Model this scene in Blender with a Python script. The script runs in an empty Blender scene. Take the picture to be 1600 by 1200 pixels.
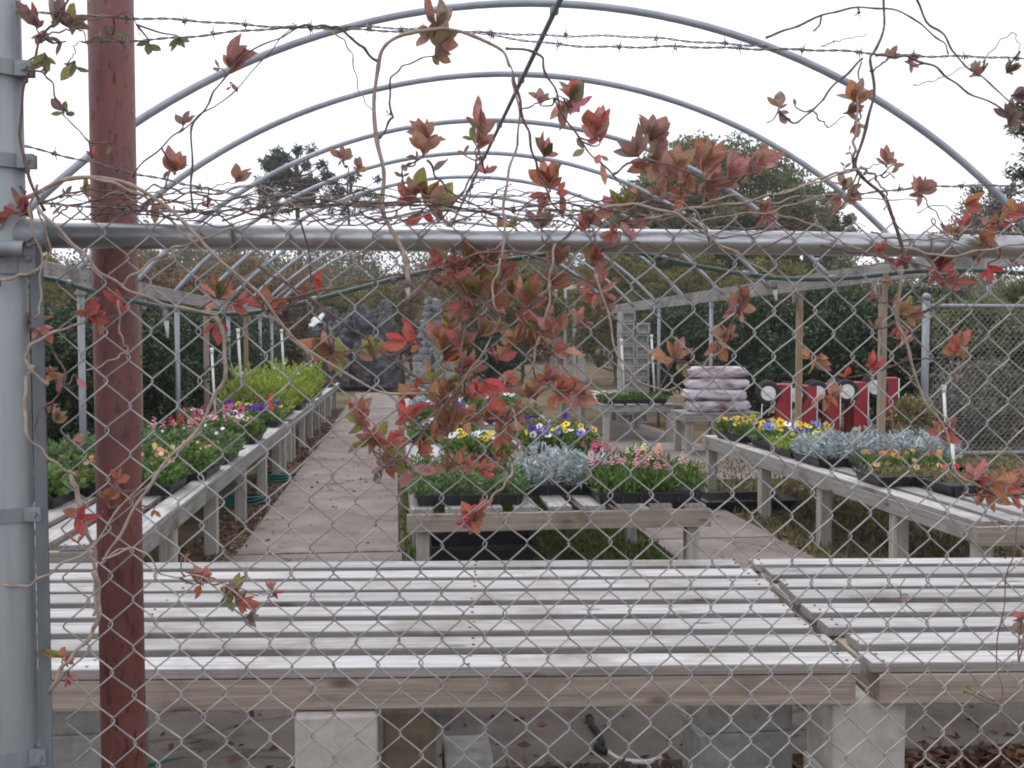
import bpy, math, random
import numpy as np
from mathutils import Vector, Matrix
random.seed(7); RNG = np.random.default_rng(7)
scene = bpy.context.scene
col = scene.collection

# ------------------------------------------------------------ camera
EYE = 1.5
TH = math.atan(180/1600); PI_ = math.atan(70/1600)
cam = bpy.data.cameras.new('camera'); cam_o = bpy.data.objects.new('camera', cam); col.objects.link(cam_o)
cam.sensor_width = 36; cam.lens = 36; cam.clip_start = 0.05; cam.clip_end = 3000
cam_o.location = (0, 0, EYE)
cam_o.rotation_euler = (math.pi/2 - PI_, 0, -TH)
scene.camera = cam_o
# ------------------------------------------------------------ sky, sun, exposure (bright overcast)
w = bpy.data.worlds.new('World'); scene.world = w; w.use_nodes = True
nt = w.node_tree; nt.nodes.clear()
out = nt.nodes.new('ShaderNodeOutputWorld'); bg = nt.nodes.new('ShaderNodeBackground')
sky = nt.nodes.new('ShaderNodeTexSky'); sky.sky_type = 'NISHITA'; sky.sun_disc = False
SUN_EL, SUN_AZ = math.radians(63), math.radians(-25)
sky.sun_elevation = SUN_EL; sky.sun_rotation = SUN_AZ; sky.dust_density = 4.0; sky.air_density = 1.2
bg.inputs['Strength'].default_value = 0.1
tc = nt.nodes.new('ShaderNodeTexCoord'); mp = nt.nodes.new('ShaderNodeMapping'); mp.inputs['Scale'].default_value = (1, 1, 2.6)
nz = nt.nodes.new('ShaderNodeTexNoise'); nz.inputs['Scale'].default_value = 2.2; nz.inputs['Detail'].default_value = 5
rp = nt.nodes.new('ShaderNodeValToRGB')
rp.color_ramp.elements[0].position = .3; rp.color_ramp.elements[0].color = (10.4, 10.8, 11.9, 1)
rp.color_ramp.elements[1].position = .62; rp.color_ramp.elements[1].color = (13.2, 13.1, 14.2, 1)
mx = nt.nodes.new('ShaderNodeMix'); mx.data_type = 'RGBA'; mx.inputs['Factor'].default_value = .9
nt.links.new(tc.outputs['Generated'], mp.inputs['Vector']); nt.links.new(mp.outputs['Vector'], nz.inputs['Vector'])
nt.links.new(nz.outputs['Fac'], rp.inputs['Fac'])
nt.links.new(sky.outputs['Color'], mx.inputs['A']); nt.links.new(rp.outputs['Color'], mx.inputs['B'])
nt.links.new(mx.outputs['Result'], bg.inputs['Color']); nt.links.new(bg.outputs['Background'], out.inputs['Surface'])
sl = bpy.data.lights.new('sun', 'SUN'); sl.energy = 1.5; sl.angle = math.radians(25); sl.color = (1, .98, .97)
so = bpy.data.objects.new('sun', sl); col.objects.link(so)
sd = Vector((math.sin(SUN_AZ)*math.cos(SUN_EL), math.cos(SUN_AZ)*math.cos(SUN_EL), math.sin(SUN_EL)))
so.rotation_euler = sd.to_track_quat('Z', 'Y').to_euler(); so.location = (0, -5, 8)
scene.cycles.filter_width = 1.95
vs = scene.view_settings; vs.view_transform = 'Standard'; vs.look = 'None'; vs.exposure = 0.14; vs.gamma = 1; vs.use_curve_mapping = False

# ------------------------------------------------------------ photo pixel -> place
_s, _c = math.sin, math.cos
FW = np.array([_s(TH)*_c(PI_), _c(TH)*_c(PI_), -_s(PI_)]); RT = np.array([_c(TH), -_s(TH), 0]); UP = np.array([_s(TH)*_s(PI_), _c(TH)*_s(PI_), _c(PI_)])
C0 = np.array([0, 0, EYE])
def ray(u, v): return FW + RT*(u-800)/1600 - UP*(v-600)/1600
def PY(u, v, Y): d = ray(u, v); return C0 + d*(Y/d[1])
def PZ(u, v, z): d = ray(u, v); return C0 + d*((z-EYE)/d[2])

# ------------------------------------------------------------ materials
def nodes(name):
    m = bpy.data.materials.new(name); m.use_nodes = True
    t = m.node_tree; b = t.nodes['Principled BSDF']
    return m, t, b
def N(t, k, **kw):
    n = t.nodes.new(k)
    for a, v in kw.items(): setattr(n, a, v)
    return n
def ramp(t, stops):
    r = N(t, 'ShaderNodeValToRGB'); e = r.color_ramp.elements
    while len(e) < len(stops): e.new(.5)
    for i, (p, c) in enumerate(stops): e[i].position = p; e[i].color = (*c, 1)
    return r
def coords(t, scale=(1,1,1), rnd=True):
    tcn = N(t, 'ShaderNodeTexCoord'); mpn = N(t, 'ShaderNodeMapping'); mpn.inputs['Scale'].default_value = scale
    t.links.new(tcn.outputs['Object'], mpn.inputs['Vector'])
    if rnd:
        oi = N(t, 'ShaderNodeObjectInfo'); mu = N(t, 'ShaderNodeMath', operation='MULTIPLY'); mu.inputs[1].default_value = 73.
        t.links.new(oi.outputs['Random'], mu.inputs[0])
        cb = N(t, 'ShaderNodeCombineXYZ')
        for k in range(3): t.links.new(mu.outputs[0], cb.inputs[k])
        t.links.new(cb.outputs[0], mpn.inputs['Location'])
    return mpn.outputs['Vector']
def noise(t, vec, sc, det=6, rough=.6):
    n = N(t, 'ShaderNodeTexNoise'); n.inputs['Scale'].default_value = sc; n.inputs['Detail'].default_value = det; n.inputs['Roughness'].default_value = rough
    t.links.new(vec, n.inputs['Vector']); return n.outputs['Fac']
def mixc(t, fac, a, b, mode='MIX'):
    m = N(t, 'ShaderNodeMix', data_type='RGBA', blend_type=mode)
    for s, x in (('Factor', fac), ('A', a), ('B', b)):
        if hasattr(x, 'type') and hasattr(x, 'links'): t.links.new(x, m.inputs[s])
        else: m.inputs[s].default_value = x if s == 'Factor' else (*x, 1)
    return m.outputs['Result']
def bump(t, b, h, strength=.3, dist=.01):
    n = N(t, 'ShaderNodeBump'); n.inputs['Strength'].default_value = strength; n.inputs['Distance'].default_value = dist
    t.links.new(h, n.inputs['Height']); t.links.new(n.outputs['Normal'], b.inputs['Normal'])
def plain(name, stops, sc=6, rough=.7, metal=0., stretch=(1,1,1), bstr=.2, bd=.004, rnd=.0, spec=.4):
    m, t, b = nodes(name); v = coords(t, stretch); f = noise(t, v, sc); r = ramp(t, stops); t.links.new(f, r.inputs['Fac'])
    c = r.outputs['Color']
    if rnd:
        oi = N(t, 'ShaderNodeObjectInfo'); mr = N(t, 'ShaderNodeMapRange'); mr.inputs['To Min'].default_value = 1-rnd; mr.inputs['To Max'].default_value = 1+rnd
        t.links.new(oi.outputs['Random'], mr.inputs['Value']); h = N(t, 'ShaderNodeHueSaturation'); t.links.new(mr.outputs[0], h.inputs['Value']); t.links.new(c, h.inputs['Color']); c = h.outputs['Color']
    t.links.new(c, b.inputs['Base Color']); b.inputs['Roughness'].default_value = rough; b.inputs['Metallic'].default_value = metal
    b.inputs['Specular IOR Level'].default_value = spec
    if bstr: bump(t, b, f, bstr, bd)
    return m
def wood(name, c1, c2, stain, rnd=.12, stain_amt=(.58, .75)):
    m, t, b = nodes(name); v = coords(t, (1, 1, 1))
    mpn = N(t, 'ShaderNodeMapping'); mpn.inputs['Scale'].default_value = (.55, 14, 14); t.links.new(v, mpn.inputs['Vector'])
    g = noise(t, mpn.outputs[0], 4, 8, .65)
    mp2 = N(t, 'ShaderNodeMapping'); mp2.inputs['Scale'].default_value = (1.2, 70, 70); t.links.new(v, mp2.inputs['Vector'])
    g2 = noise(t, mp2.outputs[0], 3, 4, .6)
    r = ramp(t, [(.32, c1), (.66, c2)]); t.links.new(g, r.inputs['Fac'])
    r2 = ramp(t, [(.34, (.55, .54, .53)), (.6, (1, 1, 1))]); t.links.new(g2, r2.inputs['Fac'])
    c = mixc(t, .55, r.outputs['Color'], r2.outputs['Color'], 'MULTIPLY')
    st = noise(t, v, 3.1, 5, .6); r3 = ramp(t, [(stain_amt[0], (0, 0, 0)), (stain_amt[1], (1, 1, 1))]); t.links.new(st, r3.inputs['Fac'])
    c = mixc(t, r3.outputs['Color'], c, stain)
    # knots
    vo = N(t, 'ShaderNodeTexVoronoi'); vo.inputs['Scale'].default_value = 1.0
    mp3 = N(t, 'ShaderNodeMapping'); mp3.inputs['Scale'].default_value = (3.0, 9, 9); t.links.new(v, mp3.inputs['Vector']); t.links.new(mp3.outputs[0], vo.inputs['Vector'])
    rk = ramp(t, [(.06, (.35, .3, .27)), (.15, (1, 1, 1))]); t.links.new(vo.outputs['Distance'], rk.inputs['Fac'])
    c = mixc(t, .8, c, rk.outputs['Color'], 'MULTIPLY')
    oi = N(t, 'ShaderNodeObjectInfo'); mr = N(t, 'ShaderNodeMapRange'); mr.inputs['To Min'].default_value = 1-rnd; mr.inputs['To Max'].default_value = 1+rnd
    t.links.new(oi.outputs['Random'], mr.inputs['Value']); h = N(t, 'ShaderNodeHueSaturation'); t.links.new(mr.outputs[0], h.inputs['Value']); t.links.new(c, h.inputs['Color'])
    t.links.new(h.outputs['Color'], b.inputs['Base Color']); b.inputs['Roughness'].default_value = .82; b.inputs['Specular IOR Level'].default_value = .25
    bump(t, b, g2, .5, .003)
    return m
def leafy(name, stops, trans=.25, rough=.55, objcol=False, island=True):
    """leaf colour varies from leaf to leaf; some light passes through"""
    m, t, b = nodes(name)
    if objcol:
        oi = N(t, 'ShaderNodeObjectInfo'); v = coords(t)
        f = noise(t, v, 3.2, 4); r = ramp(t, [(.42, (0, 0, 0)), (.62, (1, 1, 1))]); t.links.new(f, r.inputs['Fac'])
        mu = N(t, 'ShaderNodeMath', operation='MULTIPLY'); t.links.new(r.outputs['Color'], mu.inputs[0]); mu.inputs[1].default_value = .55
        c = mixc(t, mu.outputs[0], oi.outputs['Color'], (.24, .20, .085))
        f2 = noise(t, v, 14, 3); r2 = ramp(t, [(.3, (.62, .6, .6)), (.7, (1.15, 1.12, 1.1))]); t.links.new(f2, r2.inputs['Fac'])
        c = mixc(t, 1., c, r2.outputs['Color'], 'MULTIPLY')
        tcn = N(t, 'ShaderNodeTexCoord'); sx = N(t, 'ShaderNodeSeparateXYZ'); t.links.new(tcn.outputs['Object'], sx.inputs[0])
        ab = N(t, 'ShaderNodeMath', operation='ABSOLUTE'); t.links.new(sx.outputs['Y'], ab.inputs[0])
        rr = ramp(t, [(.008, (1, 1, 1)), (.03, (0, 0, 0))]); t.links.new(ab.outputs[0], rr.inputs['Fac'])
        mu2 = N(t, 'ShaderNodeMath', operation='MULTIPLY'); t.links.new(rr.outputs['Color'], mu2.inputs[0]); mu2.inputs[1].default_value = .45
        c = mixc(t, mu2.outputs[0], c, (.5, .3, .2))
        bump(t, b, f2, .25, .03)
    else:
        g = N(t, 'ShaderNodeNewGeometry'); r = ramp(t, stops); t.links.new(g.outputs['Random Per Island'], r.inputs['Fac']); c = r.outputs['Color']
    t.links.new(c, b.inputs['Base Color']); b.inputs['Roughness'].default_value = rough; b.inputs['Specular IOR Level'].default_value = .35
    if trans:
        tr = N(t, 'ShaderNodeBsdfTranslucent'); t.links.new(c, tr.inputs['Color']); ms = N(t, 'ShaderNodeMixShader'); ms.inputs[0].default_value = trans
        t.links.new(b.outputs[0], ms.inputs[1]); t.links.new(tr.outputs[0], ms.inputs[2]); t.links.new(ms.outputs[0], t.nodes['Material Output'].inputs['Surface'])
    return m
M = {}
M['slat'] = wood('weathered_slat_wood', (.27, .265, .26), (.49, .49, .49), (.20, .18, .155), .18, (.5, .72))
M['slatedge_shade'] = wood('shaded_slat_edge_wood', (.21, .192, .18), (.36, .335, .315), (.14, .12, .105), .12)
M['apron'] = wood('tan_board_wood', (.25, .205, .165), (.42, .36, .30), (.17, .135, .105), .12, (.5, .7))
M['greywood'] = wood('grey_board_wood', (.21, .20, .185), (.36, .345, .325), (.12, .11, .095), .14, (.52, .7))
M['legwood'] = wood('leg_wood', (.30, .28, .245), (.46, .44, .395), (.19, .165, .125), .14)
M['darkprop'] = wood('dark_prop_wood', (.11, .085, .06), (.20, .16, .12), (.07, .05, .04), .15)
M['palepost'] = wood('pale_post_wood', (.25, .20, .15), (.38, .32, .25), (.16, .12, .09), .15)
M['postwood'] = wood('brown_post_wood', (.20, .14, .09), (.33, .24, .16), (.13, .09, .06), .2)
M['galv'] = plain('galvanized_pipe', [(.3, (.42, .44, .46)), (.7, (.56, .58, .60))], 9, .34, .85, (1, 1, .35), .06)
M['postgrey'] = plain('matte_post_grey', [(.28, (.20, .225, .24)), (.5, (.31, .34, .355)), (.72, (.38, .405, .42))], 22, .6, .15, (1, 1, .07), .15)
M['darkbar'] = plain('dark_tension_bar', [(.3, (.12, .135, .15)), (.7, (.20, .22, .24))], 20, .6, .3, (1, 1, .2), .1)
M['galv_dull'] = plain('dull_galvanized', [(.3, (.20, .22, .24)), (.7, (.32, .34, .36))], 14, .55, .35, (1, 1, .2), .06)
M['wire'] = plain('fence_wire', [(.3, (.26, .255, .25)), (.7, (.40, .39, .385))], 40, .5, .3, bstr=0, rnd=.22)
M['barb'] = plain('barbed_wire', [(.3, (.14, .13, .13)), (.7, (.26, .25, .25))], 60, .6, .4, bstr=0)
M['hoop'] = plain('hoop_pipe', [(.3, (.27, .30, .35)), (.7, (.40, .43, .48))], 5, .45, .4, bstr=.03)
M['ridge'] = plain('ridge_pipe', [(.3, (.10, .13, .13)), (.7, (.19, .22, .22))], 6, .6, .2, bstr=.05)
# red post: oxide paint, rust flecks
def redpaint():
    m, t, b = nodes('red_oxide_paint'); v = coords(t)
    f = noise(t, v, 7, 8, .7); r = ramp(t, [(.3, (.10, .036, .034)), (.5, (.155, .05, .044)), (.72, (.21, .078, .068))]); t.links.new(f, r.inputs['Fac'])
    mpn = N(t, 'ShaderNodeMapping'); mpn.inputs['Scale'].default_value = (60, 60, 20); t.links.new(v, mpn.inputs['Vector'])
    f2 = noise(t, mpn.outputs[0], 1.5, 4); r2 = ramp(t, [(.56, (0, 0, 0)), (.64, (1, 1, 1))]); t.links.new(f2, r2.inputs['Fac'])
    c = mixc(t, r2.outputs['Color'], r.outputs['Color'], (.075, .022, .022))
    mp2 = N(t, 'ShaderNodeMapping'); mp2.inputs['Scale'].default_value = (38, 38, 1.6); t.links.new(v, mp2.inputs['Vector'])
    f3 = noise(t, mp2.outputs[0], 1.2, 5); r3 = ramp(t, [(.52, (0, 0, 0)), (.7, (.75, .75, .75))]); t.links.new(f3, r3.inputs['Fac'])
    c = mixc(t, r3.outputs['Color'], c, (.12, .055, .05))
    f4 = noise(t, v, 34, 4, .7); r4 = ramp(t, [(.66, (0, 0, 0)), (.72, (.8, .8, .8))]); t.links.new(f4, r4.inputs['Fac'])
    c = mixc(t, r4.outputs['Color'], c, (.34, .20, .17))
    t.links.new(c, b.inputs['Base Color']); rq = ramp(t, [(.3, (.42, .42, .42)), (.7, (.75, .75, .75))]); t.links.new(f, rq.inputs['Fac']); t.links.new(rq.outputs['Color'], b.inputs['Roughness']); bump(t, b, f2, .5, .003)
    return m
M['red'] = redpaint()
M['concrete'] = plain('concrete', [(.3, (.36, .335, .30)), (.7, (.52, .49, .445))], 16, .9, bstr=.5, bd=.004, rnd=.08, spec=.2)
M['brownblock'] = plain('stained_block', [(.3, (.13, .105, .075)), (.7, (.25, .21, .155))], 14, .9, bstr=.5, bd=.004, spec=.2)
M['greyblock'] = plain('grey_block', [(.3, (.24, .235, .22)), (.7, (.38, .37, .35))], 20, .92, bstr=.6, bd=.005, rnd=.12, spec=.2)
M['rust'] = plain('rusty_nail', [(.3, (.05, .03, .022)), (.7, (.12, .07, .045))], 30, .8, bstr=0)
M['stem'] = plain('vine_bark', [(.3, (.25, .19, .155)), (.7, (.46, .38, .32))], 60, .8, bstr=.4, bd=.002, spec=.2)
M['stem_dark'] = plain('dark_vine_bark', [(.3, (.10, .065, .06)), (.7, (.22, .15, .135))], 60, .8, bstr=.4, bd=.002, spec=.2)
M['leaf'] = leafy('vine_leaf', None, .45, .4, objcol=True)
M['blackplastic'] = plain('black_plastic', [(.3, (.014, .014, .017)), (.7, (.028, .028, .034))], 20, .45, bstr=.1, spec=.5)
M['tarp'] = plain('black_tarp', [(.38, (.006, .006, .008)), (.52, (.03, .03, .038)), (.68, (.11, .105, .125))], 2.6, .5, stretch=(1, 1, 2.2), bstr=.9, bd=.12, spec=.4)
M['teal'] = plain('teal_hose', [(.3, (.008, .085, .08)), (.7, (.015, .15, .14))], 10, .5, bstr=0)
M['greenhose'] = plain('dark_green_hose', [(.3, (.055, .10, .085)), (.7, (.11, .17, .15))], 14, .5, bstr=0)
M['white'] = plain('white_plastic', [(.3, (.62, .63, .62)), (.7, (.8, .8, .79))], 10, .5, bstr=0)
M['whitepaint'] = plain('white_paint', [(.3, (.55, .55, .53)), (.7, (.72, .72, .70))], 4, .7, bstr=.1)
M['cartred'] = plain('red_enamel', [(.3, (.19, .014, .02)), (.55, (.34, .022, .03)), (.72, (.36, .07, .035))], 5, .42, bstr=0, rnd=.15)
M['rubber'] = plain('rubber', [(.3, (.015, .015, .017)), (.7, (.03, .03, .03))], 20, .8, bstr=0)
M['bag'] = plain('printed_bag', [(.36, (.15, .09, .08)), (.45, (.34, .28, .28)), (.52, (.50, .47, .51)), (.75, (.64, .62, .67))], 3.2, .45, stretch=(1, 1, 3.5), bstr=.25, bd=.03, rnd=.12)
M['trunk'] = plain('bark', [(.3, (.085, .07, .055)), (.7, (.19, .16, .13))], 12, .9, stretch=(1, 1, .3), bstr=.7, bd=.03, spec=.15)
M['soil'] = None
def ground_mat():
    m, t, b = nodes('soil_and_turf'); v = coords(t, rnd=False)
    f = noise(t, v, .35, 8, .7); r = ramp(t, [(.34, (.085, .062, .038)), (.5, (.16, .125, .08)), (.66, (.24, .20, .135))]); t.links.new(f, r.inputs['Fac'])
    f2 = noise(t, v, .9, 6, .65); r2 = ramp(t, [(.52, (0, 0, 0)), (.64, (1, 1, 1))]); t.links.new(f2, r2.inputs['Fac'])
    c = mixc(t, r2.outputs['Color'], r.outputs['Color'], (.075, .085, .03))
    f3 = noise(t, v, 45, 5, .7); r3 = ramp(t, [(.3, (.5, .48, .45)), (.7, (1.25, 1.2, 1.15))]); t.links.new(f3, r3.inputs['Fac'])
    c = mixc(t, 1., c, r3.outputs['Color'], 'MULTIPLY')
    t.links.new(c, b.inputs['Base Color']); b.inputs['Roughness'].default_value = .95; b.inputs['Specular IOR Level'].default_value = .15; bump(t, b, f3, .8, .03)
    return m
M['soil'] = ground_mat()
def slab_mat():
    m, t, b = nodes('worn_concrete_path'); v = coords(t)
    f = noise(t, v, 1.7, 8, .65); r = ramp(t, [(.32, (.15, .128, .115)), (.55, (.225, .197, .18)), (.72, (.29, .258, .238))]); t.links.new(f, r.inputs['Fac'])
    f3 = noise(t, v, 90, 4, .7); r3 = ramp(t, [(.3, (.78, .77, .76)), (.7, (1.08, 1.07, 1.06))]); t.links.new(f3, r3.inputs['Fac'])
    c = mixc(t, 1., r.outputs['Color'], r3.outputs['Color'], 'MULTIPLY')
    mpn = N(t, 'ShaderNodeMapping'); mpn.inputs['Scale'].default_value = (.9, 2.2, 1); t.links.new(v, mpn.inputs['Vector'])
    f4 = noise(t, mpn.outputs[0], 1.1, 4); r4 = ramp(t, [(.6, (1, 1, 1)), (.74, (.7, .63, .58))]); t.links.new(f4, r4.inputs['Fac'])
    c = mixc(t, .35, c, r4.outputs['Color'], 'MULTIPLY')
    f5 = noise(t, v, 4.5, 6, .7); r5 = ramp(t, [(.30, (.55, .5, .46)), (.46, (1, 1, 1))]); t.links.new(f5, r5.inputs['Fac']); c = mixc(t, .85, c, r5.outputs['Color'], 'MULTIPLY')
    vo = N(t, 'ShaderNodeTexVoronoi', feature='DISTANCE_TO_EDGE'); vo.inputs['Scale'].default_value = .8; wv = mixc(t, .25, v, N(t, 'ShaderNodeTexNoise').outputs['Color']); t.links.new(wv, vo.inputs['Vector'])
    rv = ramp(t, [(.004, (.45, .42, .4)), (.012, (1, 1, 1))]); t.links.new(vo.outputs['Distance'], rv.inputs['Fac']); c = mixc(t, .7, c, rv.outputs['Color'], 'MULTIPLY')
    t.links.new(c, b.inputs['Base Color']); b.inputs['Roughness'].default_value = .88; b.inputs['Specular IOR Level'].default_value = .25; bump(t, b, f3, .3, .004)
    return m
M['slab'] = slab_mat()
def petal():
    m, t, b = nodes('petal'); oi = N(t, 'ShaderNodeObjectInfo'); t.links.new(oi.outputs['Color'], b.inputs['Base Color']); b.inputs['Roughness'].default_value = .6; b.inputs['Specular IOR Level'].default_value = .2
    return m
M['petal'] = petal()
M['petaldark'] = plain('petal_blotch', [(.3, (.03, .006, .04)), (.7, (.05, .012, .06))], 5, .7, bstr=0)
def G(name, *cols, trans=.22):
    n = len(cols); M[name] = leafy(name, [(i/max(1, n-1), c) for i, c in enumerate(cols)], trans)
G('f_green', (.05, .10, .022), (.10, .18, .04), (.17, .26, .065))
G('f_feather', (.07, .125, .045), (.125, .20, .07), (.19, .27, .11))
G('f_lime', (.17, .25, .03), (.28, .36, .05), (.38, .45, .08))
G('f_silver', (.26, .31, .31), (.40, .46, .46), (.55, .61, .61), trans=.05)
G('f_redleaf', (.16, .05, .04), (.24, .10, .06), (.14, .15, .05))
G('f_drygreen', (.14, .13, .05), (.20, .19, .08), (.26, .22, .10))
G('f_moss', (.05, .10, .015), (.09, .16, .02), (.14, .22, .03))
G('t_dark', (.016, .034, .015), (.032, .06, .025), (.065, .105, .045), trans=.2)
G('t_mid', (.08, .095, .04), (.15, .165, .075), (.22, .235, .11), trans=.4)
G('t_olive', (.10, .10, .03), (.17, .155, .045), (.23, .19, .06), trans=.4)
G('t_brown', (.12, .085, .05), (.21, .145, .08), (.28, .21, .11), trans=.35)
G('t_pine', (.035, .055, .035), (.06, .085, .055), (.10, .12, .075))
G('t_haze', (.10, .105, .055), (.16, .15, .08), (.22, .19, .11), (.13, .12, .09), trans=.4)
G('t_grey', (.10, .10, .075), (.16, .155, .12), (.21, .19, .15))
G('t_blue', (.28, .33, .36), (.42, .47, .50), (.56, .61, .64), trans=.1)
G('litter', (.07, .045, .03), (.16, .095, .055), (.22, .15, .09), (.18, .075, .045), (.13, .10, .07), trans=0)
G('litter_red', (.13, .05, .03), (.26, .08, .045), (.32, .14, .08), (.16, .08, .05), (.22, .055, .04), trans=0)

# ------------------------------------------------------------ mesh helpers
def mesh_from(name, V, F, mats, smooth=True, fm=None):
    me = bpy.data.meshes.new(name); me.from_pydata([tuple(map(float, v)) for v in V], [], F)
    for m in (mats if isinstance(mats, (list, tuple)) else [mats]): me.materials.append(m)
    if fm is not None: me.polygons.foreach_set('material_index', fm)
    if smooth: me.polygons.foreach_set('use_smooth', [True]*len(me.polygons))
    me.update(); return me
class MB:
    def __init__(s): s.V = []; s.F = []; s.fm = []
    def add(s, V, F, mi=0):
        o = len(s.V); s.V += [tuple(v) for v in V]; s.F += [tuple(i+o for i in f) for f in F]; s.fm += [mi]*len(F)
    def tube(s, pts, r, n=8, cap=True, mi=0, closed=False):
        P = np.array(pts, float); k = len(P); R = np.full(k, r, float) if np.isscalar(r) else np.array(r, float)
        T = np.gradient(P, axis=0) if k > 2 else np.repeat((P[-1:]-P[:1]), k, 0)
        if closed: T = np.roll(P, -1, 0) - np.roll(P, 1, 0)
        T /= (np.linalg.norm(T, axis=1)[:, None] + 1e-12)
        a = np.array([0, 0, 1.]) if abs(T[0][2]) < .9 else np.array([1., 0, 0])
        X = np.cross(a, T[0]); X /= np.linalg.norm(X); V = []
        ang = np.arange(n)*2*math.pi/n
        for i in range(k):
            X = X - T[i]*(X@T[i]); X /= np.linalg.norm(X); Y = np.cross(T[i], X)
            V += list(P[i] + R[i]*(np.cos(ang)[:, None]*X + np.sin(ang)[:, None]*Y))
        F = []
        for i in range(k if closed else k-1):
            j = (i+1) % k
            for q in range(n): F.append((i*n+q, i*n+(q+1) % n, j*n+(q+1) % n, j*n+q))
        if cap and not closed: F += [tuple(range(n))[::-1], tuple((k-1)*n+q for q in range(n))]
        s.add(V, F, mi)
    def box(s, c, d, mi=0, rot=None):
        c = np.array(c); h = np.array(d)/2
        V = [np.array((x, y, z))*h for x in (-1, 1) for y in (-1, 1) for z in (-1, 1)]
        if rot is not None: V = [np.array(rot @ Vector(v)) for v in V]
        s.add([v+c for v in V], [(0, 1, 3, 2), (4, 6, 7, 5), (0, 4, 5, 1), (2, 3, 7, 6), (0, 2, 6, 4), (1, 5, 7, 3)], mi)
    def lathe(s, prof, c, axis='Z', n=16, mi=0):
        V = []; F = []; k = len(prof)
        for r, z in prof:
            for q in range(n):
                a = 2*math.pi*q/n; p = (r*math.cos(a), r*math.sin(a), z)
                if axis == 'X': p = (p[2], p[0], p[1])
                if axis == 'Y': p = (p[0], p[2], p[1])
                V.append(np.array(p)+np.array(c))
        for i in range(k-1):
            for q in range(n): F.append((i*n+q, i*n+(q+1) % n, (i+1)*n+(q+1) % n, (i+1)*n+q))
        F += [tuple(range(n))[::-1], tuple((k-1)*n+q for q in range(n))]
        s.add(V, F, mi)
    def mesh(s, name, mats, smooth=True): return mesh_from(name, s.V, s.F, mats, smooth, s.fm)
def link(name, me, parent=None):
    o = bpy.data.objects.new(name, me); col.objects.link(o)
    if parent is not None:
        o.parent = parent; o.matrix_parent_inverse = Matrix.Translation(-parent.location)
    return o
def sub(name, me, part, root):      # a sub-part: world-placed, under a part that sits under root
    o = bpy.data.objects.new(name, me); col.objects.link(o); o.parent = part
    return o
def tag(o, label, cat, group=None, kind=None):
    if label: o['label'] = label
    if cat: o['category'] = cat
    if group: o['group'] = group
    if kind: o['kind'] = kind
    return o
def thing(name, loc, label, cat, group=None):
    o = bpy.data.objects.new(name, None); o.empty_display_size = .1; col.objects.link(o); o.location = tuple(loc)
    return tag(o, label, cat, group)
def sharp(me, ang=40):
    me.set_sharp_from_angle(angle=math.radians(ang)); return me
_bc = {}
def board_mesh(L, W, T, m):
    key = (round(L, 2), round(W, 3), round(T, 3), m)
    if key not in _bc:
        c = min(W, T)*.09; hw, ht = W/2, T/2
        prof = [(-hw+c, -ht), (hw-c, -ht), (hw, -ht+c), (hw, ht-c), (hw-c, ht), (-hw+c, ht), (-hw, ht-c), (-hw, -ht+c)]
        xs = [-L/2, L/2]; V = [(x, y, z) for x in xs for y, z in prof]
        F = [(i, (i+1) % 8, 8+(i+1) % 8, 8+i) for i in range(8)] + [tuple(range(8))[::-1], tuple(range(8, 16))]
        sides = [0, 1, 1, 1, 0, 1, 1, 1, 1, 1]      # browner slat edges, their colour also darkened to paint in shade between slats
        _bc[key] = mesh_from('board', V, F, [M[m], M['slatedge_shade']] if m == 'slat' else M[m], False, sides if m == 'slat' else None)
    return _bc[key]
def board(name, root, p0, p1, W, T, m, up=(0, 0, 1)):
    """board from p0 to p1; W across, T along `up`"""
    p0, p1, up = Vector(p0), Vector(p1), Vector(up)
    x = (p1-p0); L = x.length; x.normalize(); y = up.cross(x).normalized(); z = x.cross(y)
    o = link(name, board_mesh(L, W, T, m), root)
    R = Matrix((x, y, z)).transposed().to_4x4(); o.matrix_basis = Matrix.Translation((p0+p1)/2) @ R
    return o
def catmull(P, n=6):
    P = np.array(P, float); Q = np.vstack([2*P[0]-P[1], P, 2*P[-1]-P[-2]]); out = []
    for i in range(1, len(Q)-2):
        for t in np.arange(n)/n:
            out.append(.5*((2*Q[i]) + (-Q[i-1]+Q[i+1])*t + (2*Q[i-1]-5*Q[i]+4*Q[i+1]-Q[i+2])*t*t + (-Q[i-1]+3*Q[i]-3*Q[i+1]+Q[i+2])*t**3))
    out.append(P[-1]); return np.array(out)
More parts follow.
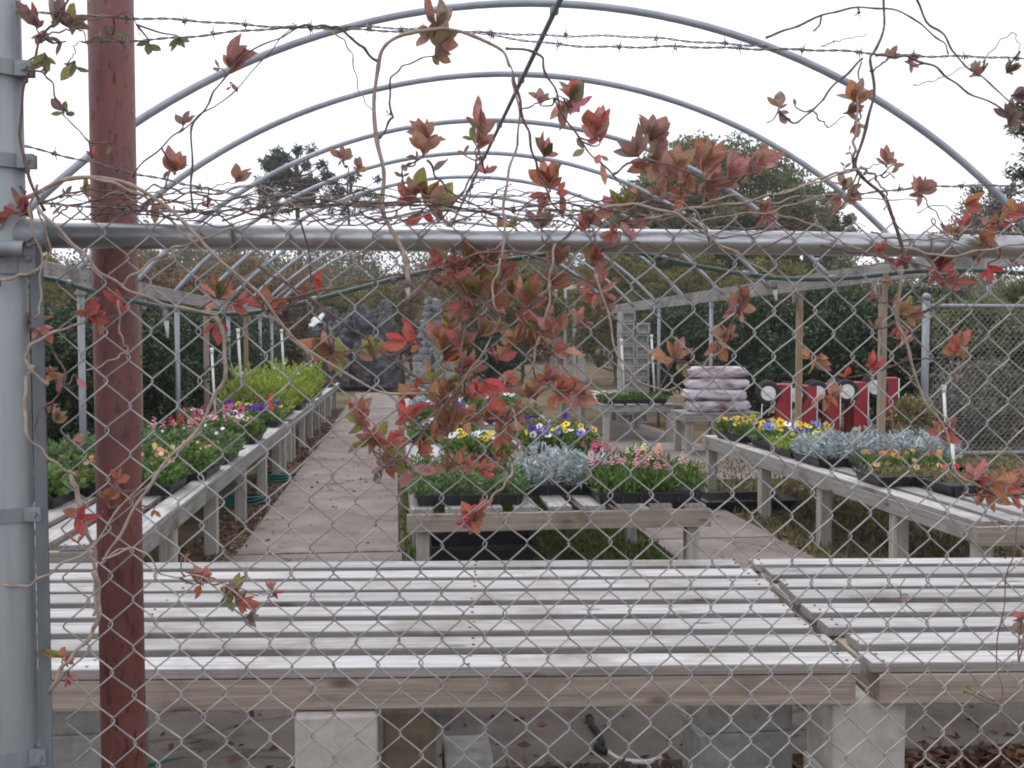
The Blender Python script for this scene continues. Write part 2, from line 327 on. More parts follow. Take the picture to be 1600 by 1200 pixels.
def leaf_mass(name, pos, size, m, aspect=.5, normal=None, spread=1., dirs=None, fold=.15):
    """many leaves (folded diamonds, 2 quads-as-tris each) as ONE mesh; pos Nx3, size N or scalar"""
    n = len(pos); s = np.broadcast_to(np.asarray(size, float), (n,))*RNG.uniform(.65, 1.3, n)
    D = RNG.normal(size=(n, 3)) if dirs is None else np.asarray(dirs) + RNG.normal(size=(n, 3))*spread
    D /= np.linalg.norm(D, axis=1)[:, None]+1e-9
    A = RNG.normal(size=(n, 3)); A -= D*np.sum(A*D, 1)[:, None]; A /= np.linalg.norm(A, axis=1)[:, None]+1e-9
    B = np.cross(D, A); s_ = s[:, None]
    V = np.empty((n, 4, 3)); V[:, 0] = pos; V[:, 2] = pos + D*s_
    mid = pos + D*s_*.5 + B*s_*fold; V[:, 1] = mid + A*s_*aspect/2; V[:, 3] = mid - A*s_*aspect/2
    me = bpy.data.meshes.new(name); me.vertices.add(n*4); me.vertices.foreach_set('co', V.reshape(-1))
    me.loops.add(n*6); base = (np.arange(n)*4)[:, None]
    me.loops.foreach_set('vertex_index', (base+np.array([[0, 1, 2, 0, 2, 3]])).reshape(-1).astype(np.int32))
    me.polygons.add(n*2); me.polygons.foreach_set('loop_start', (np.arange(n*2)*3).astype(np.int32))
    me.materials.append(M[m]); me.update(); me.validate(); return me
def ellipsoid_pts(n, c, r, shell=.35):
    D = RNG.normal(size=(n, 3)); D /= np.linalg.norm(D, axis=1)[:, None]
    return np.array(c) + D*np.array(r)*(RNG.uniform(shell**3, 1, n)**(1/3))[:, None]

# ============================================================ SETTING
me = mesh_from('ground', [(-900, -40, 0), (900, -40, 0), (900, 1800, 0), (-900, 1800, 0)], [(0, 1, 2, 3)], M['soil'], False)
g = link('ground', me); tag(g, 'brown soil ground with patches of turf under the nursery benches', 'ground', kind='structure')
def path(x0, x1, y0, y1, L, label):
    root = bpy.data.objects.new('path', None); col.objects.link(root); root.location = (x0, y0, 0); tag(root, label, 'path', kind='structure')
    y = y0
    while y < y1-.05:
        l = min(L*random.uniform(.9, 1.1), y1-y)
        mb = MB(); c = .008; a, b, zt = x0+random.uniform(-.02, .02), x1+random.uniform(-.02, .02), .03+random.uniform(-.003, .003)
        V = [(a, y+.006, -.02), (b, y+.006, -.02), (b, y+l-.006, -.02), (a, y+l-.006, -.02), (a+c, y+.006+c, zt), (b-c, y+.006+c, zt), (b-c, y+l-.006-c, zt), (a+c, y+l-.006-c, zt)]
        mb.add(V, [(4, 5, 6, 7), (0, 1, 5, 4), (1, 2, 6, 5), (2, 3, 7, 6), (3, 0, 4, 7)])
        link('slab', mb.mesh('slab', M['slab'], False), root); y += l
path(-1.10, .03, 4.3, 28.5, 2.9, 'worn grey concrete path between the left and centre benches')
path(1.86, 2.80, 4.3, 10.38, 2.9, 'worn grey concrete path between the centre and right benches')
path(1.9, 4.25, 10.4, 18.2, 2.6, 'pale concrete apron around the far right bench')
path(-2.4, 3.6, 3.42, 4.26, 1.1, 'grey concrete strip on the ground under the front benches')

# ============================================================ FENCE
YF = 1.73
ZR = 1.667
WW, HH = .0715, .079
k0 = PY(422, 890, YF)
def wire_mesh(phase, z0, z1, rw=.00145, sides=5, ww=WW, hh=HH):
    pts = []; j = 0; z = z0
    n = int((z1-z0)/(hh/2))
    for j in range(n+1):
        zz = z0 + j*hh/2; s = 1 if (j+phase) % 2 == 0 else -1
        x = s*(ww/4+.0016)+random.uniform(-.0013, .0013); zz += random.uniform(-.0016, .0016)
        for dz, dx, dy in ((-.0045, -.0012, -.0016), (0, .0008, 0), (.0045, -.0012, .0016)):
            pts.append((x+s*dx, s*dy*1.3, zz+dz))
    mb = MB(); mb.tube(pts, rw, sides); return mb.mesh('wire', M['wire'])
def chain_fence(root, x0, x1, Y, z0, z1, zphase, meshes, xphase, ww=WW, jit=.0025):
    k = math.ceil((x0-xphase)/(ww/2)); i = 0
    while xphase + (k+.5)*ww/2 < x1:
        o = link('wire', meshes[k % len(meshes)], root); o.location = (xphase+(k+.5)*ww/2 + random.uniform(-jit, jit)*.4, Y+random.uniform(-.001, .001), zphase+random.uniform(-jit, jit)*.5)
        o.rotation_euler = (random.uniform(-.0015, .0015), random.uniform(-.0012, .0012), 0)
        k += 1
fence = thing('chain_link_fence', (-.58, YF, 0), 'galvanized chain link fence crossing the foreground with a round top rail', 'fence')
zA = k0[2] - 12*HH       # a knot row below
nrow = int((ZR+.052-zA)/(HH/2))
wm = [wire_mesh(q % 2, 0, nrow*HH/2+.001) for q in range(8)]
chain_fence(fence, -.565, 2.3, YF-.026, 0, 0, zA, wm, k0[0])
mb = MB(); mb.tube([(-.585, YF, ZR), (.6, YF, ZR+.001), (1.2, YF, ZR-.003), (2.35, YF, ZR-.004)], .021, 20)
rail = link('top_rail', mb.mesh('top_rail', M['galv']), fence)
for x in (-.27, .33, .93, 1.5):
    mb = MB(); a = np.linspace(0, 2*math.pi*1.15, 22)
    mb.tube(np.c_[x+a*.0009, YF+np.cos(a)*.0235, ZR+np.sin(a)*.0235], .0018, 5); link('tie_wire', mb.mesh('tie', M['wire']), fence)
mb = MB(); mb.box((-.568, YF-.022, .86), (.019, .005, 1.62)); link('tension_bar', mb.mesh('tension_bar', M['darkbar'], False), fence)

gp = thing('fence_post', (-.625, YF, 0), 'thick galvanized fence post with clamp bands at the left edge', 'post')
mb = MB(); mb.tube([(-.625, YF, 0), (-.627, YF, 1.2), (-.633, YF, 2.3)], .0385, 28); link('pole', mb.mesh('pole', M['postgrey']), gp)
for vv, hgt in ((255, .022), (405, .05), (800, .022), (1175, .026), (112, .024)):
    z = PY(20, vv, YF)[2]; mb = MB()
    mb.lathe([(.0395, -hgt/2), (.0425, -hgt/2), (.0425, hgt/2), (.0395, hgt/2)], (-.6265, YF, z), n=28)
    mb.box((-.5805, YF-.012, z), (.026, .004, hgt)); mb.box((-.5805, YF-.026, z), (.026, .004, hgt))
    bnd = link('tension_band', sharp(mb.mesh('band', M['galv_dull'])), gp)
    mb = MB(); mb.tube([(-.578, YF-.036, z), (-.578, YF-.004, z)], .0055, 6); link('bolt', mb.mesh('bolt', M['galv_dull'], False), gp)
mb = MB(); pe = PY(32, 388, YF-.06); mb.tube([pe+np.array((-.05, 0, 0)), pe+np.array((.006, 0, -.001))], .0125, 16, cap=False)
mb.tube([pe+np.array((.006, 0, -.001)), pe+np.array((-.05, 0, 0))], .0105, 16, cap=False); link('pipe_stub', mb.mesh('pipe_stub', M['galv_dull']), gp)
mb = MB(); mb.lathe([(.024, -.03), (.027, -.03), (.027, .022), (.012, .03)], (-.578, YF, ZR), 'X', 20); link('rail_cup', sharp(mb.mesh('rail_cup', M['galv_dull'])), gp)
rpst = thing('steel_post', (-.477, 1.82, 0), 'red oxide painted round steel post just behind the fence', 'post')
mb = MB(); mb.tube([(-.475, 1.822, 0), (-.477, 1.82, 1.2), (-.4775, 1.82, 2.55)], .0372, 32); link('shaft', mb.mesh('post', M['red']), rpst)
mb = MB(); mb.lathe([(.038, 0), (.041, .002), (.041, .02), (.02, .032)], (-.4775, 1.82, 2.545), n=24); link('cap', mb.mesh('cap', M['red']), rpst)

# barbed wire
def barb_mesh():
    mb = MB(); a = np.linspace(0, 4*math.pi, 18)
    mb.tube(np.c_[np.linspace(-.004, .004, 18), .0032*np.cos(a), .0032*np.sin(a)], .0011, 4)
    for d in ((.3, .8, .55), (.2, -.6, -.75), (-.3, .5, -.8), (-.2, -.7, .6)):
        d = np.array(d)/np.linalg.norm(d); mb.tube([d*.002, d*.013], [.0011, .0004], 4)
    return mb.mesh('barb', M['barb'])
BARB = barb_mesh()
def strand(px, Y, label, barbs=True, sp=.105, twin=True):
    P = catmull([PY(u, v, Y) for u, v in px], 14)
    root = thing('barbed_wire', P[0], label, 'barbed wire', 'barbed wire strands')
    d = np.r_[0, np.cumsum(np.linalg.norm(np.diff(P, axis=0), axis=1))]
    s = np.arange(0, d[-1], .007); Q = np.c_[[np.interp(s, d, P[:, k]) for k in range(3)]].T
    Q[:, 2] += .0012*np.sin(s*23)+.001*np.sin(s*61+1)
    mb = MB()
    for ph in ((0, math.pi) if twin else (0,)):
        a = s/.045*2*math.pi + ph; mb.tube(Q + np.c_[0*a, np.cos(a)*.0013, np.sin(a)*.0013], .00105, 4)
    link('twisted_wire', mb.mesh('twisted_wire', M['barb']), root)
    if barbs:
        t = random.uniform(.02, .08)
        while t < d[-1]:
            o = link('barb', BARB, root); o.location = [np.interp(t, d, P[:, k]) for k in range(3)]; o.rotation_euler = (random.uniform(0, 6), 0, random.uniform(-.1, .1)); t += sp*random.uniform(.85, 1.15)
strand([(-60, 18), (100, 22), (210, 28), (450, 41), (700, 47), (880, 70), (1200, 76), (1420, 86), (1600, 92), (1760, 98)], 1.72, 'uppermost barbed wire strand running the whole width above the fence')
strand([(150, 66), (250, 62), (400, 46), (560, 46), (760, 52), (980, 58), (1110, 66), (1200, 73)], 1.745, 'slack barbed wire twisted round the uppermost strand', sp=.14)
strand([(-60, 208), (40, 230), (140, 252), (230, 276), (370, 304), (470, 322), (620, 324)], 1.76, 'barbed wire sagging down past the red post', sp=.12)
strand([(60, 318), (180, 326), (340, 330), (520, 318), (700, 324), (900, 330), (1050, 336), (1200, 334)], 1.71, 'barbed wire strand just above the top rail among the vines')
strand([(1180, 330), (1290, 312), (1390, 297), (1500, 291), (1600, 288), (1760, 282)], 1.725, 'barbed wire strand low at the right with sky behind')

# ============================================================ HOOP HOUSE
XC, ZC, RH = 1.0, 3.62, 4.5
def hoop_pts(Y, zl, zr):
    al = math.acos(1-(ZC-zl)/RH); ar = math.acos(1-(ZC-zr)/RH); a = np.linspace(-al, ar, 48)
    return np.c_[XC+RH*np.sin(a), np.full(48, Y), ZC-RH+RH*np.cos(a)]
XL, XR = -2.42, 4.42
HO = [6.5+1.74*k for k in range(9)]
ordn = ['nearest', 'second', 'third', 'fourth', 'fifth', 'sixth', 'seventh', 'eighth', 'ninth']
for k, Y in enumerate(HO):
    r = thing('greenhouse_hoop', (XC, Y, 2.0), f'bare galvanized greenhouse hoop, {ordn[k]} from the front fence', 'hoop', 'greenhouse hoops')
    mb = MB(); mb.tube(hoop_pts(Y, 1.98, 2.10), .0245, 12); link('arch_pipe', mb.mesh('hoop', M['hoop']), r)
    mb = MB(); mb.box((XC, Y, ZC-.045), (.05, .06, .04)); link('ridge_clamp', mb.mesh('clamp', M['galv_dull'], False), r)
r = thing('ridge_pipe', (XC, 5.9, ZC-.06), 'dark thin ridge pipe running under the tops of the hoops', 'pipe')
mb = MB(); mb.tube([(XC-.0, 5.2, ZC-.055), (XC, 12, ZC-.055), (XC, 20.6, ZC-.055)], .017, 10); link('tube', mb.mesh('ridge', M['ridge']), r)
b = thing('eave_beam', (XL, 6, 1.9), 'weathered grey eave board on posts along the left side', 'beam')
for y0, y1 in ((5.2, 10.2), (10.21, 15.4), (15.41, 20.8)): board('plank', b, (XL, y0, 1.97), (XL, y1, 1.97), .04, .14, 'greywood')
b = thing('eave_beam', (XR, 6, 2.05), 'weathered grey eave board on posts along the right side', 'beam')
for y0, y1 in ((5.0, 9.6), (9.61, 14.4), (14.41, 20.8)): board('plank', b, (XR, y0, 2.11), (XR, y1, 2.11), .04, .17, 'greywood')
def side_post(x, Y, z, kind, label):
    r = thing('side_post', (x, Y, 0), label, 'post', 'greenhouse side posts')
    if kind == 'pipe':
        mb = MB(); mb.tube([(x, Y, 0), (x, Y, z)], .027, 12); link('shaft', mb.mesh('post', M['galv_dull']), r)
        mb = MB(); mb.lathe([(.027, 0), (.04, 0), (.04, .03), (.027, .03)], (x, Y, z-.06), n=12); link('collar', mb.mesh('collar', M['galv_dull'], False), r)
    else:
        board('shaft', r, (x, Y, 0), (x, Y, z), .062, .062, 'postwood' if kind == 'wood' else 'palepost', up=(0, 1, 0)); board('cleat', r, (x+(.06 if x < 0 else -.06), Y, z-.12), (x+(.06 if x < 0 else -.06), Y, z-.02), .07, .03, 'greywood', up=(1, 0, 0))
for k, (Y, kind) in enumerate(((6.5, 'wood'), (8.24, 'pipe'), (9.98, 'wood'), (11.72, 'pipe'), (13.46, 'white'), (15.2, 'pipe'), (16.94, 'wood'), (18.68, 'pipe'), (20.42, 'pipe'))):
    side_post(XL, Y, 1.9, kind, f'{dict(wood="brown wooden", pipe="grey pipe", white="pale wooden")[kind]} post on the left greenhouse side, {ordn[k]} from the fence')
for k, (Y, kind) in enumerate(((6.2, 'wood'), (8.95, 'white'), (10.9, 'wood'), (14.1, 'pipe'), (17.0, 'pipe'), (20.0, 'wood'))):
    side_post(XR, Y, 2.02, kind, f'{dict(wood="brown wooden", pipe="grey pipe", white="pale wooden")[kind]} post on the right greenhouse side, {ordn[k]} from the fence')

# ============================================================ BENCHES
ZT = .56
def bench(label, O, ex, ey, length, n, pitch, sw, along, legs_at=None, apron='greywood', slat='slat', st=.025, aw=.09, leg=.09, jit=.012, leg_rows=None, group=None, legmat='legwood'):
    """O corner; ex = slat direction (length), ey = across the slats; n slats"""
    O = Vector((O[0], O[1], 0)); ex = Vector((*ex, 0)).normalized(); ey = Vector((*ey, 0)).normalized(); W = (n-1)*pitch+sw
    r = thing('plant_bench', O, label, 'bench', group)
    for i in range(n):
        c = O + ey*(i*pitch+sw/2); z = ZT-st/2+random.uniform(-.002, .002)
        a, b_ = random.uniform(-jit, jit), random.uniform(-jit, jit)
        p0, p1 = c+ex*a, c+ex*(length+b_); p0.z = z+random.uniform(-.001, .001); p1.z = z+random.uniform(-.001, .001)
        tl = random.uniform(-.004, .004); p0 += ey*tl; p1 += ey*(tl+random.uniform(-.005, .005))
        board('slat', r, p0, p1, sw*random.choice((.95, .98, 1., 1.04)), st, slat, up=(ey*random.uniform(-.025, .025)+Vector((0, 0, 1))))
    za = ZT-st-aw/2-.003
    def at(a, b_, z): q = O+ex*a+ey*b_; q.z = z; return q
    # two long side rails (under first and last slat) and cross joists
    board('side_rail', r, at(.005, .022, za), at(length-.005, .022, za), .038, aw, apron)
    board('side_rail', r, at(.005, W-.022, za), at(length-.005, W-.022, za), .038, aw, apron)
    nj = max(2, int(round(length/1.3))+1)
    for k in range(nj):
        a = .024+(length-.048)*k/(nj-1); board('joist', r, at(a, .042, za), at(a, W-.042, za), .038, aw-.004, apron)
    mb = MB()
    for k in range(nj):
        for i in range(n):
            for q in (-1, 1):
                c = at(.024+(length-.048)*k/(nj-1)+random.uniform(-.008, .008), i*pitch+sw/2+q*sw*.28+random.uniform(-.008, .008), ZT+.0015); rn = .0048
                mb.add([(c.x+rn*math.cos(g_), c.y+rn*math.sin(g_), c.z+.001) for g_ in np.arange(6)*math.pi/3]+[(c.x+rn*math.cos(g_), c.y+rn*math.sin(g_), c.z-.006) for g_ in np.arange(6)*math.pi/3], [(0, 1, 2, 3, 4, 5)]+[(g_, g_+6, (g_+1) % 6+6, (g_+1) % 6) for g_ in range(6)])
    o = link('nail_heads', mb.mesh('nails', M['rust'], False), r); o['kind'] = 'stuff'
    for a in (legs_at or []):
        for b_ in (leg_rows if leg_rows else (.07, W-.07)):
            board('leg', r, at(a, b_, 0), at(a, b_, za-aw/2+.055 if False else za-aw/2-.001), leg, leg, legmat, up=ex)
    return r
# front pair, seen end to end across the picture
e1 = Vector((-.9963, .0855)); e2 = Vector((.0855, .9963))
bench('long slatted front bench of bare grey boards, left of the gap', (1.325, 2.80), e1, e2, 3.35, 8, .187, .118, 0, apron='apron', jit=.025, st=.03)
bench('shorter slatted front bench of bare grey boards, right of the gap', (1.385, 2.795), -e1, e2, 2.2, 8, .187, .118, 0, apron='apron', jit=.025, st=.03)
# side rows
bench('near left plant bench carrying orange and pink flower trays', (-1.22, 4.83), (0, 1), (-1, 0), 7.0, 6, .187, .13, 0, legs_at=[.14, 1.1, 2.45, 3.8, 5.15, 6.3, 6.85])
bench('far left plant bench carrying lime green foliage', (-1.24, 12.35), (0, 1), (-1, 0), 10., 6, .187, .13, 0, legs_at=[.2, .6, 2., 3.3, 4.7, 6.1, 7.6, 9.5])
bench('centre plant bench with a tan front board and several trays', (.07, 5.65), (0, 1), (1, 0), 4.9, 9, .194, .13, 0, legs_at=[.06, 1.6, 3.2, 4.8], leg=.075)
bench('far centre plant bench half hidden behind the vines', (.1, 11.2), (0, 1), (1, 0), 5.5, 9, .194, .13, 0, legs_at=[.06, 1.8, 3.6, 5.4])
bench('right plant bench with silver foliage and yellow pansies on it', (2.97, 4.95), (0, 1), (1, 0), 4.8, 7, .187, .13, 0, legs_at=[.06, .95, 2.05, 3.25, 4.7])
bench('far right plant bench carrying a mossy green tray', (2.93, 14.45), (0, 1), (1, 0), 4., 6, .187, .13, 0, legs_at=[.06, 2., 3.9])
# tan front board on centre bench
fb = bpy.data.objects['plant_bench.004']
board('front_board', fb, (.05, 5.625, .487), (1.77, 5.625, .487), .025, .1, 'apron')
fr = bpy.data.objects['plant_bench.006']; board('front_board', fr, (2.95, 4.922, .487), (4.25, 4.922, .487), .03, .1, 'apron')
# concrete piers under the front benches
def pier(u0, u1, Yd, label, m='concrete', h=.432, d=.2):
    x0, x1 = PY(u0, 1150, Yd)[0], PY(u1, 1150, Yd)[0]; r = thing('concrete_block', ((x0+x1)/2, Yd+d/2, 0), label, 'block', 'blocks holding the front benches')
    mb = MB(); mb.box(((x0+x1)/2, Yd+d/2, h/4+.003), (x1-x0, d, h/2-.004)); mb.box(((x0+x1)/2+.004, Yd+d/2, h*.75), (x1-x0-.01, d-.006, h/2-.002))
    me = mb.mesh('block', M[m], False); o = link('block', me, r); bv = o.modifiers.new('bevel', 'BEVEL'); bv.width = .008; bv.segments = 2
pier(455, 590, 2.90, 'tan concrete block pier under the left front bench')
pier(1297, 1417, 2.83, 'tan concrete block pier under the gap between front benches')
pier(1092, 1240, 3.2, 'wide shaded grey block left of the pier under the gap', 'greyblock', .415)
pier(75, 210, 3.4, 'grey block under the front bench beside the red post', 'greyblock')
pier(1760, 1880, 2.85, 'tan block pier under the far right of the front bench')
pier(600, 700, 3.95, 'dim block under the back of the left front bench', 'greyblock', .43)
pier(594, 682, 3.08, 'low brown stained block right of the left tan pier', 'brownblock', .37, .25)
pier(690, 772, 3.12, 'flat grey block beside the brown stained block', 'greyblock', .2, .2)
# ============================================================ PLANT TRAYS
def tray_mesh(L, W, h=.065):
    mb = MB(); t = .006; lip = .014
    def ring(a, b_, z): return [(-a, -b_, z), (a, -b_, z), (a, b_, z), (-a, b_, z)]
    hl, hw = L/2, W/2
    rings = [ring(hl-.02, hw-.02, 0), ring(hl-.004, hw-.004, h-.008), ring(hl+lip*.6, hw+lip*.6, h-.008), ring(hl+lip*.6, hw+lip*.6, h), ring(hl-t, hw-t, h), ring(hl-t-.012, hw-t-.012, h*.62)]
    V = sum(rings, []); F = [(0, 3, 2, 1)]
    for i in range(5):
        for q in range(4): F.append((i*4+q, i*4+(q+1) % 4, i*4+4+(q+1) % 4, i*4+4+q))
    F.append((20, 21, 22, 23)); mb.add(V, F)
    n = int(L/.09)
    for k in range(n):
        x = -hl+.04+(L-.08)*k/max(1, n-1)
        for s in (-1, 1): mb.box((x, s*(hw-.009), h*.45), (.012, .012, h*.75))
    return mb.mesh('tray', M['blackplastic'], False)
_tc = {}
def flower_mesh(kind):
    mb = MB()
    if kind == 'pansy':
        for k, (a, s) in enumerate(((90, 1.05), (165, 1.), (15, 1.), (235, .95), (305, .95))):
            a = math.radians(a); c = np.array((math.cos(a), math.sin(a), 0)); p = np.array((-c[1], c[0], 0)); z = .002*k
            V = [(0, 0, z)] + [c*.017*s*math.cos(t)*1.25+c*.012+p*.017*s*math.sin(t)+np.array((0, 0, z+.004*math.cos(t*2))) for t in np.linspace(-2.3, 2.3, 7)]
            mb.add(V, [(0, i, i+1) for i in range(1, 7)])
        mb.add([(0.009*math.cos(t), .009*math.sin(t), .012) for t in np.linspace(0, 6.28, 7)[:-1]], [tuple(range(6))], 1)
    elif kind == 'spike':
        for k in range(9):
            z = .012*k; a = k*2.4; r = .012*(1-k/14); c = np.array((r*math.cos(a), r*math.sin(a), z)); s = .014*(1-k/13)
            V = [c+np.array(v)*s for v in ((1, 0, 0), (-1, 0, 0), (0, 1, 0), (0, -1, 0), (0, 0, 1), (0, 0, -1))]
            mb.add(V, [(0, 2, 4), (2, 1, 4), (1, 3, 4), (3, 0, 4), (2, 0, 5), (1, 2, 5), (3, 1, 5), (0, 3, 5)])
    else:
        for k in range(7):
            a = k*2*math.pi/7; c = np.array((math.cos(a), math.sin(a), .25)); p = np.array((-c[1], c[0], 0))
            mb.add([(0, 0, 0), c*.012+p*.006, c*.02, c*.012-p*.006], [(0, 1, 2, 3)])
        mb.lathe([(.006, .002), (.004, .008)], (0, 0, 0), n=6)
    return mb.mesh(kind, [M['petal'], M['petaldark']], False)
FL = {k: flower_mesh(k) for k in ('pansy', 'spike', 'daisy')}
def flower_tray(label, x, y, L, W, fol, h, flowers=(), rot=0., z=ZT, n=900, leaf=.035, kind='feather', fscale=1., cat='plant tray', dens=1.):
    r = thing('bedding_plant_tray', (x, y, z), label, cat, 'trays of bedding plants')
    cs, sn = math.cos(rot), math.sin(rot)
    def place(o, lx, ly, lz): o.location = (x+lx*cs-ly*sn, y+lx*sn+ly*cs, z+lz)
    key = (round(L, 2), round(W, 2))
    if key not in _tc: _tc[key] = tray_mesh(L, W)
    o = link('tray', _tc[key], r); place(o, 0, 0, .001); o.rotation_euler = (0, 0, rot)
    n = int(n*dens*L*W/.15)
    # plants: clumps on a grid, each a mound
    gx, gy = max(2, int(L/.11)), max(2, int(W/.11)); P = []; D = []
    for i in range(gx):
        for j in range(gy):
            cx, cy = -L/2+L*(i+.5)/gx+random.uniform(-.02, .02), -W/2+W*(j+.5)/gy+random.uniform(-.02, .02); hh = h*random.uniform(.5, 1.25); m_ = max(8, n//(gx*gy))
            a = RNG.uniform(0, 2*math.pi, m_); rr = RNG.uniform(0, 1, m_)**.5*.085; tt = RNG.uniform(0, 1, m_)**.7
            P.append(np.c_[cx+rr*np.cos(a)*(.5+.6*tt), cy+rr*np.sin(a)*(.5+.6*tt), .045+tt*hh*(1-.55*(rr/.085)**2)])
            D.append(np.c_[np.cos(a)*(.6 if kind != 'upright' else .25), np.sin(a)*(.6 if kind != 'upright' else .25), np.full(m_, .55 if kind != 'upright' else .8)])
    P = np.vstack(P); D = np.vstack(D)
    asp = dict(feather=.42, broad=.62, upright=.34, lace=.3)[kind]
    f = link('foliage', leaf_mass('foliage', P, leaf, fol, asp, dirs=D, spread=.35), r); place(f, 0, 0, 0); f.rotation_euler = (0, 0, rot); f['kind'] = 'stuff'
    for fk, colr, cnt, bx in flowers:
        for q in range(cnt):
            lx = random.uniform(-L/2, L/2)*.95 if bx is None else random.uniform(*bx)*L/2; ly = random.uniform(-W/2, W/2)*.95
            o = link('flower', FL[fk], r); g_ = sum(colr)/3; dl = random.uniform(.0, .18); br = random.uniform(.7, 1.1); o.color = (*[max(0, (c*(1-dl)+g_*dl)*br) for c in colr], 1); place(o, lx, ly, .045+h*random.uniform(.75, 1.15)+.01)
            s = fscale*random.uniform(.5, 1.2); o.scale = (s*1.35, s*1.35, s*random.uniform(.45, .8)) if fk == 'spike' else (s, s, s)
            o.rotation_euler = (random.uniform(-.25, .25), random.uniform(-.25, .25), random.uniform(0, 6)) if fk == 'spike' else (random.uniform(.5, 1.35), random.uniform(-.3, .3), random.uniform(-.5, .3))
    return r
YEL, WHT, PUR, BLU = (.80, .55, .02), (.78, .78, .75), (.10, .03, .30), (.16, .18, .55)
PNK, MAG, RED, ORG, PCH = (.70, .27, .36), (.62, .10, .20), (.60, .03, .06), (.75, .28, .10), (.80, .42, .28)
# centre bench
flower_tray('black tray of feathery green plants at the front left of centre bench', .41, 5.93, .62, .40, 'f_feather', .15, n=1500, leaf=.035, kind='feather')
flower_tray('tray of red leaved plants behind the feathery green tray', .62, 6.75, .56, .40, 'f_redleaf', .13, n=900, leaf=.04, kind='broad')
flower_tray('tray of soft green plants at the left edge of centre bench', .27, 6.45, .36, .5, 'f_feather', .16, n=1300, leaf=.035, kind='feather')
flower_tray('tray of silver dusty foliage at the middle of centre bench', 1.00, 6.36, .50, .62, 'f_silver', .19, n=1500, leaf=.05, kind='lace')
flower_tray('front tray of pink snapdragons on the right of centre bench', 1.44, 5.92, .62, .46, 'f_green', .15, [('spike', PNK, 22, (-.95, .5)), ('spike', PCH, 6, (.2, .95))], n=1400, leaf=.045, kind='upright', fscale=.85)
flower_tray('second tray of pink and cream snapdragons behind the pink tray', 1.46, 6.5, .56, .44, 'f_green', .16, [('spike', MAG, 13, (-.9, -.1)), ('spike', (.8, .72, .4), 8, (0, .6)), ('spike', PCH, 6, (.4, .95))], n=1300, leaf=.045, kind='upright', fscale=.9)
flower_tray('tray of yellow, white and purple pansies at the right rear of centre bench', 1.36, 8.5, .62, .5, 'f_green', .13, [('pansy', YEL, 11, None), ('pansy', WHT, 8, None), ('pansy', PUR, 8, None), ('pansy', BLU, 5, None)], n=1000, leaf=.04, kind='broad', fscale=1.15)
flower_tray('tray of yellow and white pansies at the left rear of centre bench', .62, 8.1, .5, .5, 'f_green', .13, [('pansy', YEL, 16, None), ('pansy', WHT, 12, None)], n=1000, leaf=.04, kind='broad', fscale=1.15)
flower_tray('tray of mixed pansies at the far left end of centre bench', .42, 9.4, .6, .5, 'f_green', .14, [('pansy', PUR, 8, None), ('pansy', WHT, 8, None), ('pansy', YEL, 5, None)], n=900, leaf=.04, kind='broad', fscale=1.15)
flower_tray('tray of dull green plants at the far right end of centre bench', 1.4, 9.7, .6, .6, 'f_drygreen', .13, [('pansy', PUR, 7, None)], n=900, leaf=.04, kind='broad')
# far centre bench
for k, (x, y, fo, fl, lb) in enumerate(((.5, 11.7, 'f_green', [('pansy', PUR, 10, None), ('pansy', WHT, 6, None)], 'tray of purple pansies at the front of the far centre bench'), (1.3, 11.8, 'f_drygreen', [], 'tray of dry green plants at the front of the far centre bench'), (.5, 13.4, 'f_silver', [], 'tray of silver foliage on the far centre bench'), (1.3, 13.6, 'f_green', [('pansy', WHT, 9, None)], 'tray of white flowers on the far centre bench'), (.9, 15.4, 'f_redleaf', [], 'tray of reddish plants at the back of the far centre bench'))):
    flower_tray(lb, x, y, .62, .55, fo, .15, fl, n=700, leaf=.045, kind='broad', fscale=1.2)
# right bench
flower_tray('tray of yellow pansies at the far end of the right bench', 3.30, 9.25, .5, .55, 'f_green', .13, [('pansy', YEL, 17, None), ('pansy', PUR, 4, None)], n=1000, leaf=.04, kind='broad', fscale=1.25, rot=.1)
flower_tray('tray of yellow and blue pansies beside the silver foliage', 3.42, 8.52, .6, .55, 'f_green', .13, [('pansy', YEL, 14, None), ('pansy', BLU, 9, None), ('pansy', WHT, 6, None)], n=1000, leaf=.04, kind='broad', fscale=1.2)
flower_tray('tray of pale yellow flowers at the inner edge of right bench', 3.30, 7.95, .45, .4, 'f_lime', .10, [('pansy', (.8, .68, .2), 9, None)], n=900, leaf=.035, kind='broad')
flower_tray('tray of silver dusty foliage nearest the yellow pansies', 3.36, 7.42, .6, .5, 'f_silver', .17, n=1500, leaf=.05, kind='lace')
flower_tray('tray of silver dusty foliage at the back of right bench', 3.86, 7.35, .5, .6, 'f_silver', .17, n=1500, leaf=.05, kind='lace')
flower_tray('tray of small orange flowers on the right bench', 3.55, 6.82, .62, .42, 'f_green', .09, [('daisy', (.62, .33, .08), 26, None), ('daisy', (.45, .08, .08), 14, None)], n=1000, leaf=.03, kind='upright')
flower_tray('sparse brownish green tray at the edge of right bench', 3.32, 6.35, .56, .36, 'f_drygreen', .07, [('pansy', (.7, .45, .2), 4, None)], n=450, leaf=.03, kind='feather')
flower_tray('nearest sparse tray with dry stems on the right bench', 3.56, 5.92, .56, .34, 'f_drygreen', .09, [('daisy', RED, 6, None)], n=380, leaf=.032, kind='upright')
flower_tray('dry green tray at the back of right bench beside white marker', 4.0, 6.45, .3, .56, 'f_drygreen', .12, n=450, leaf=.03, kind='feather')
flower_tray('mossy green tray on the far right bench', 3.45, 14.85, .95, .55, 'f_moss', .10, n=700, leaf=.04, kind='feather')
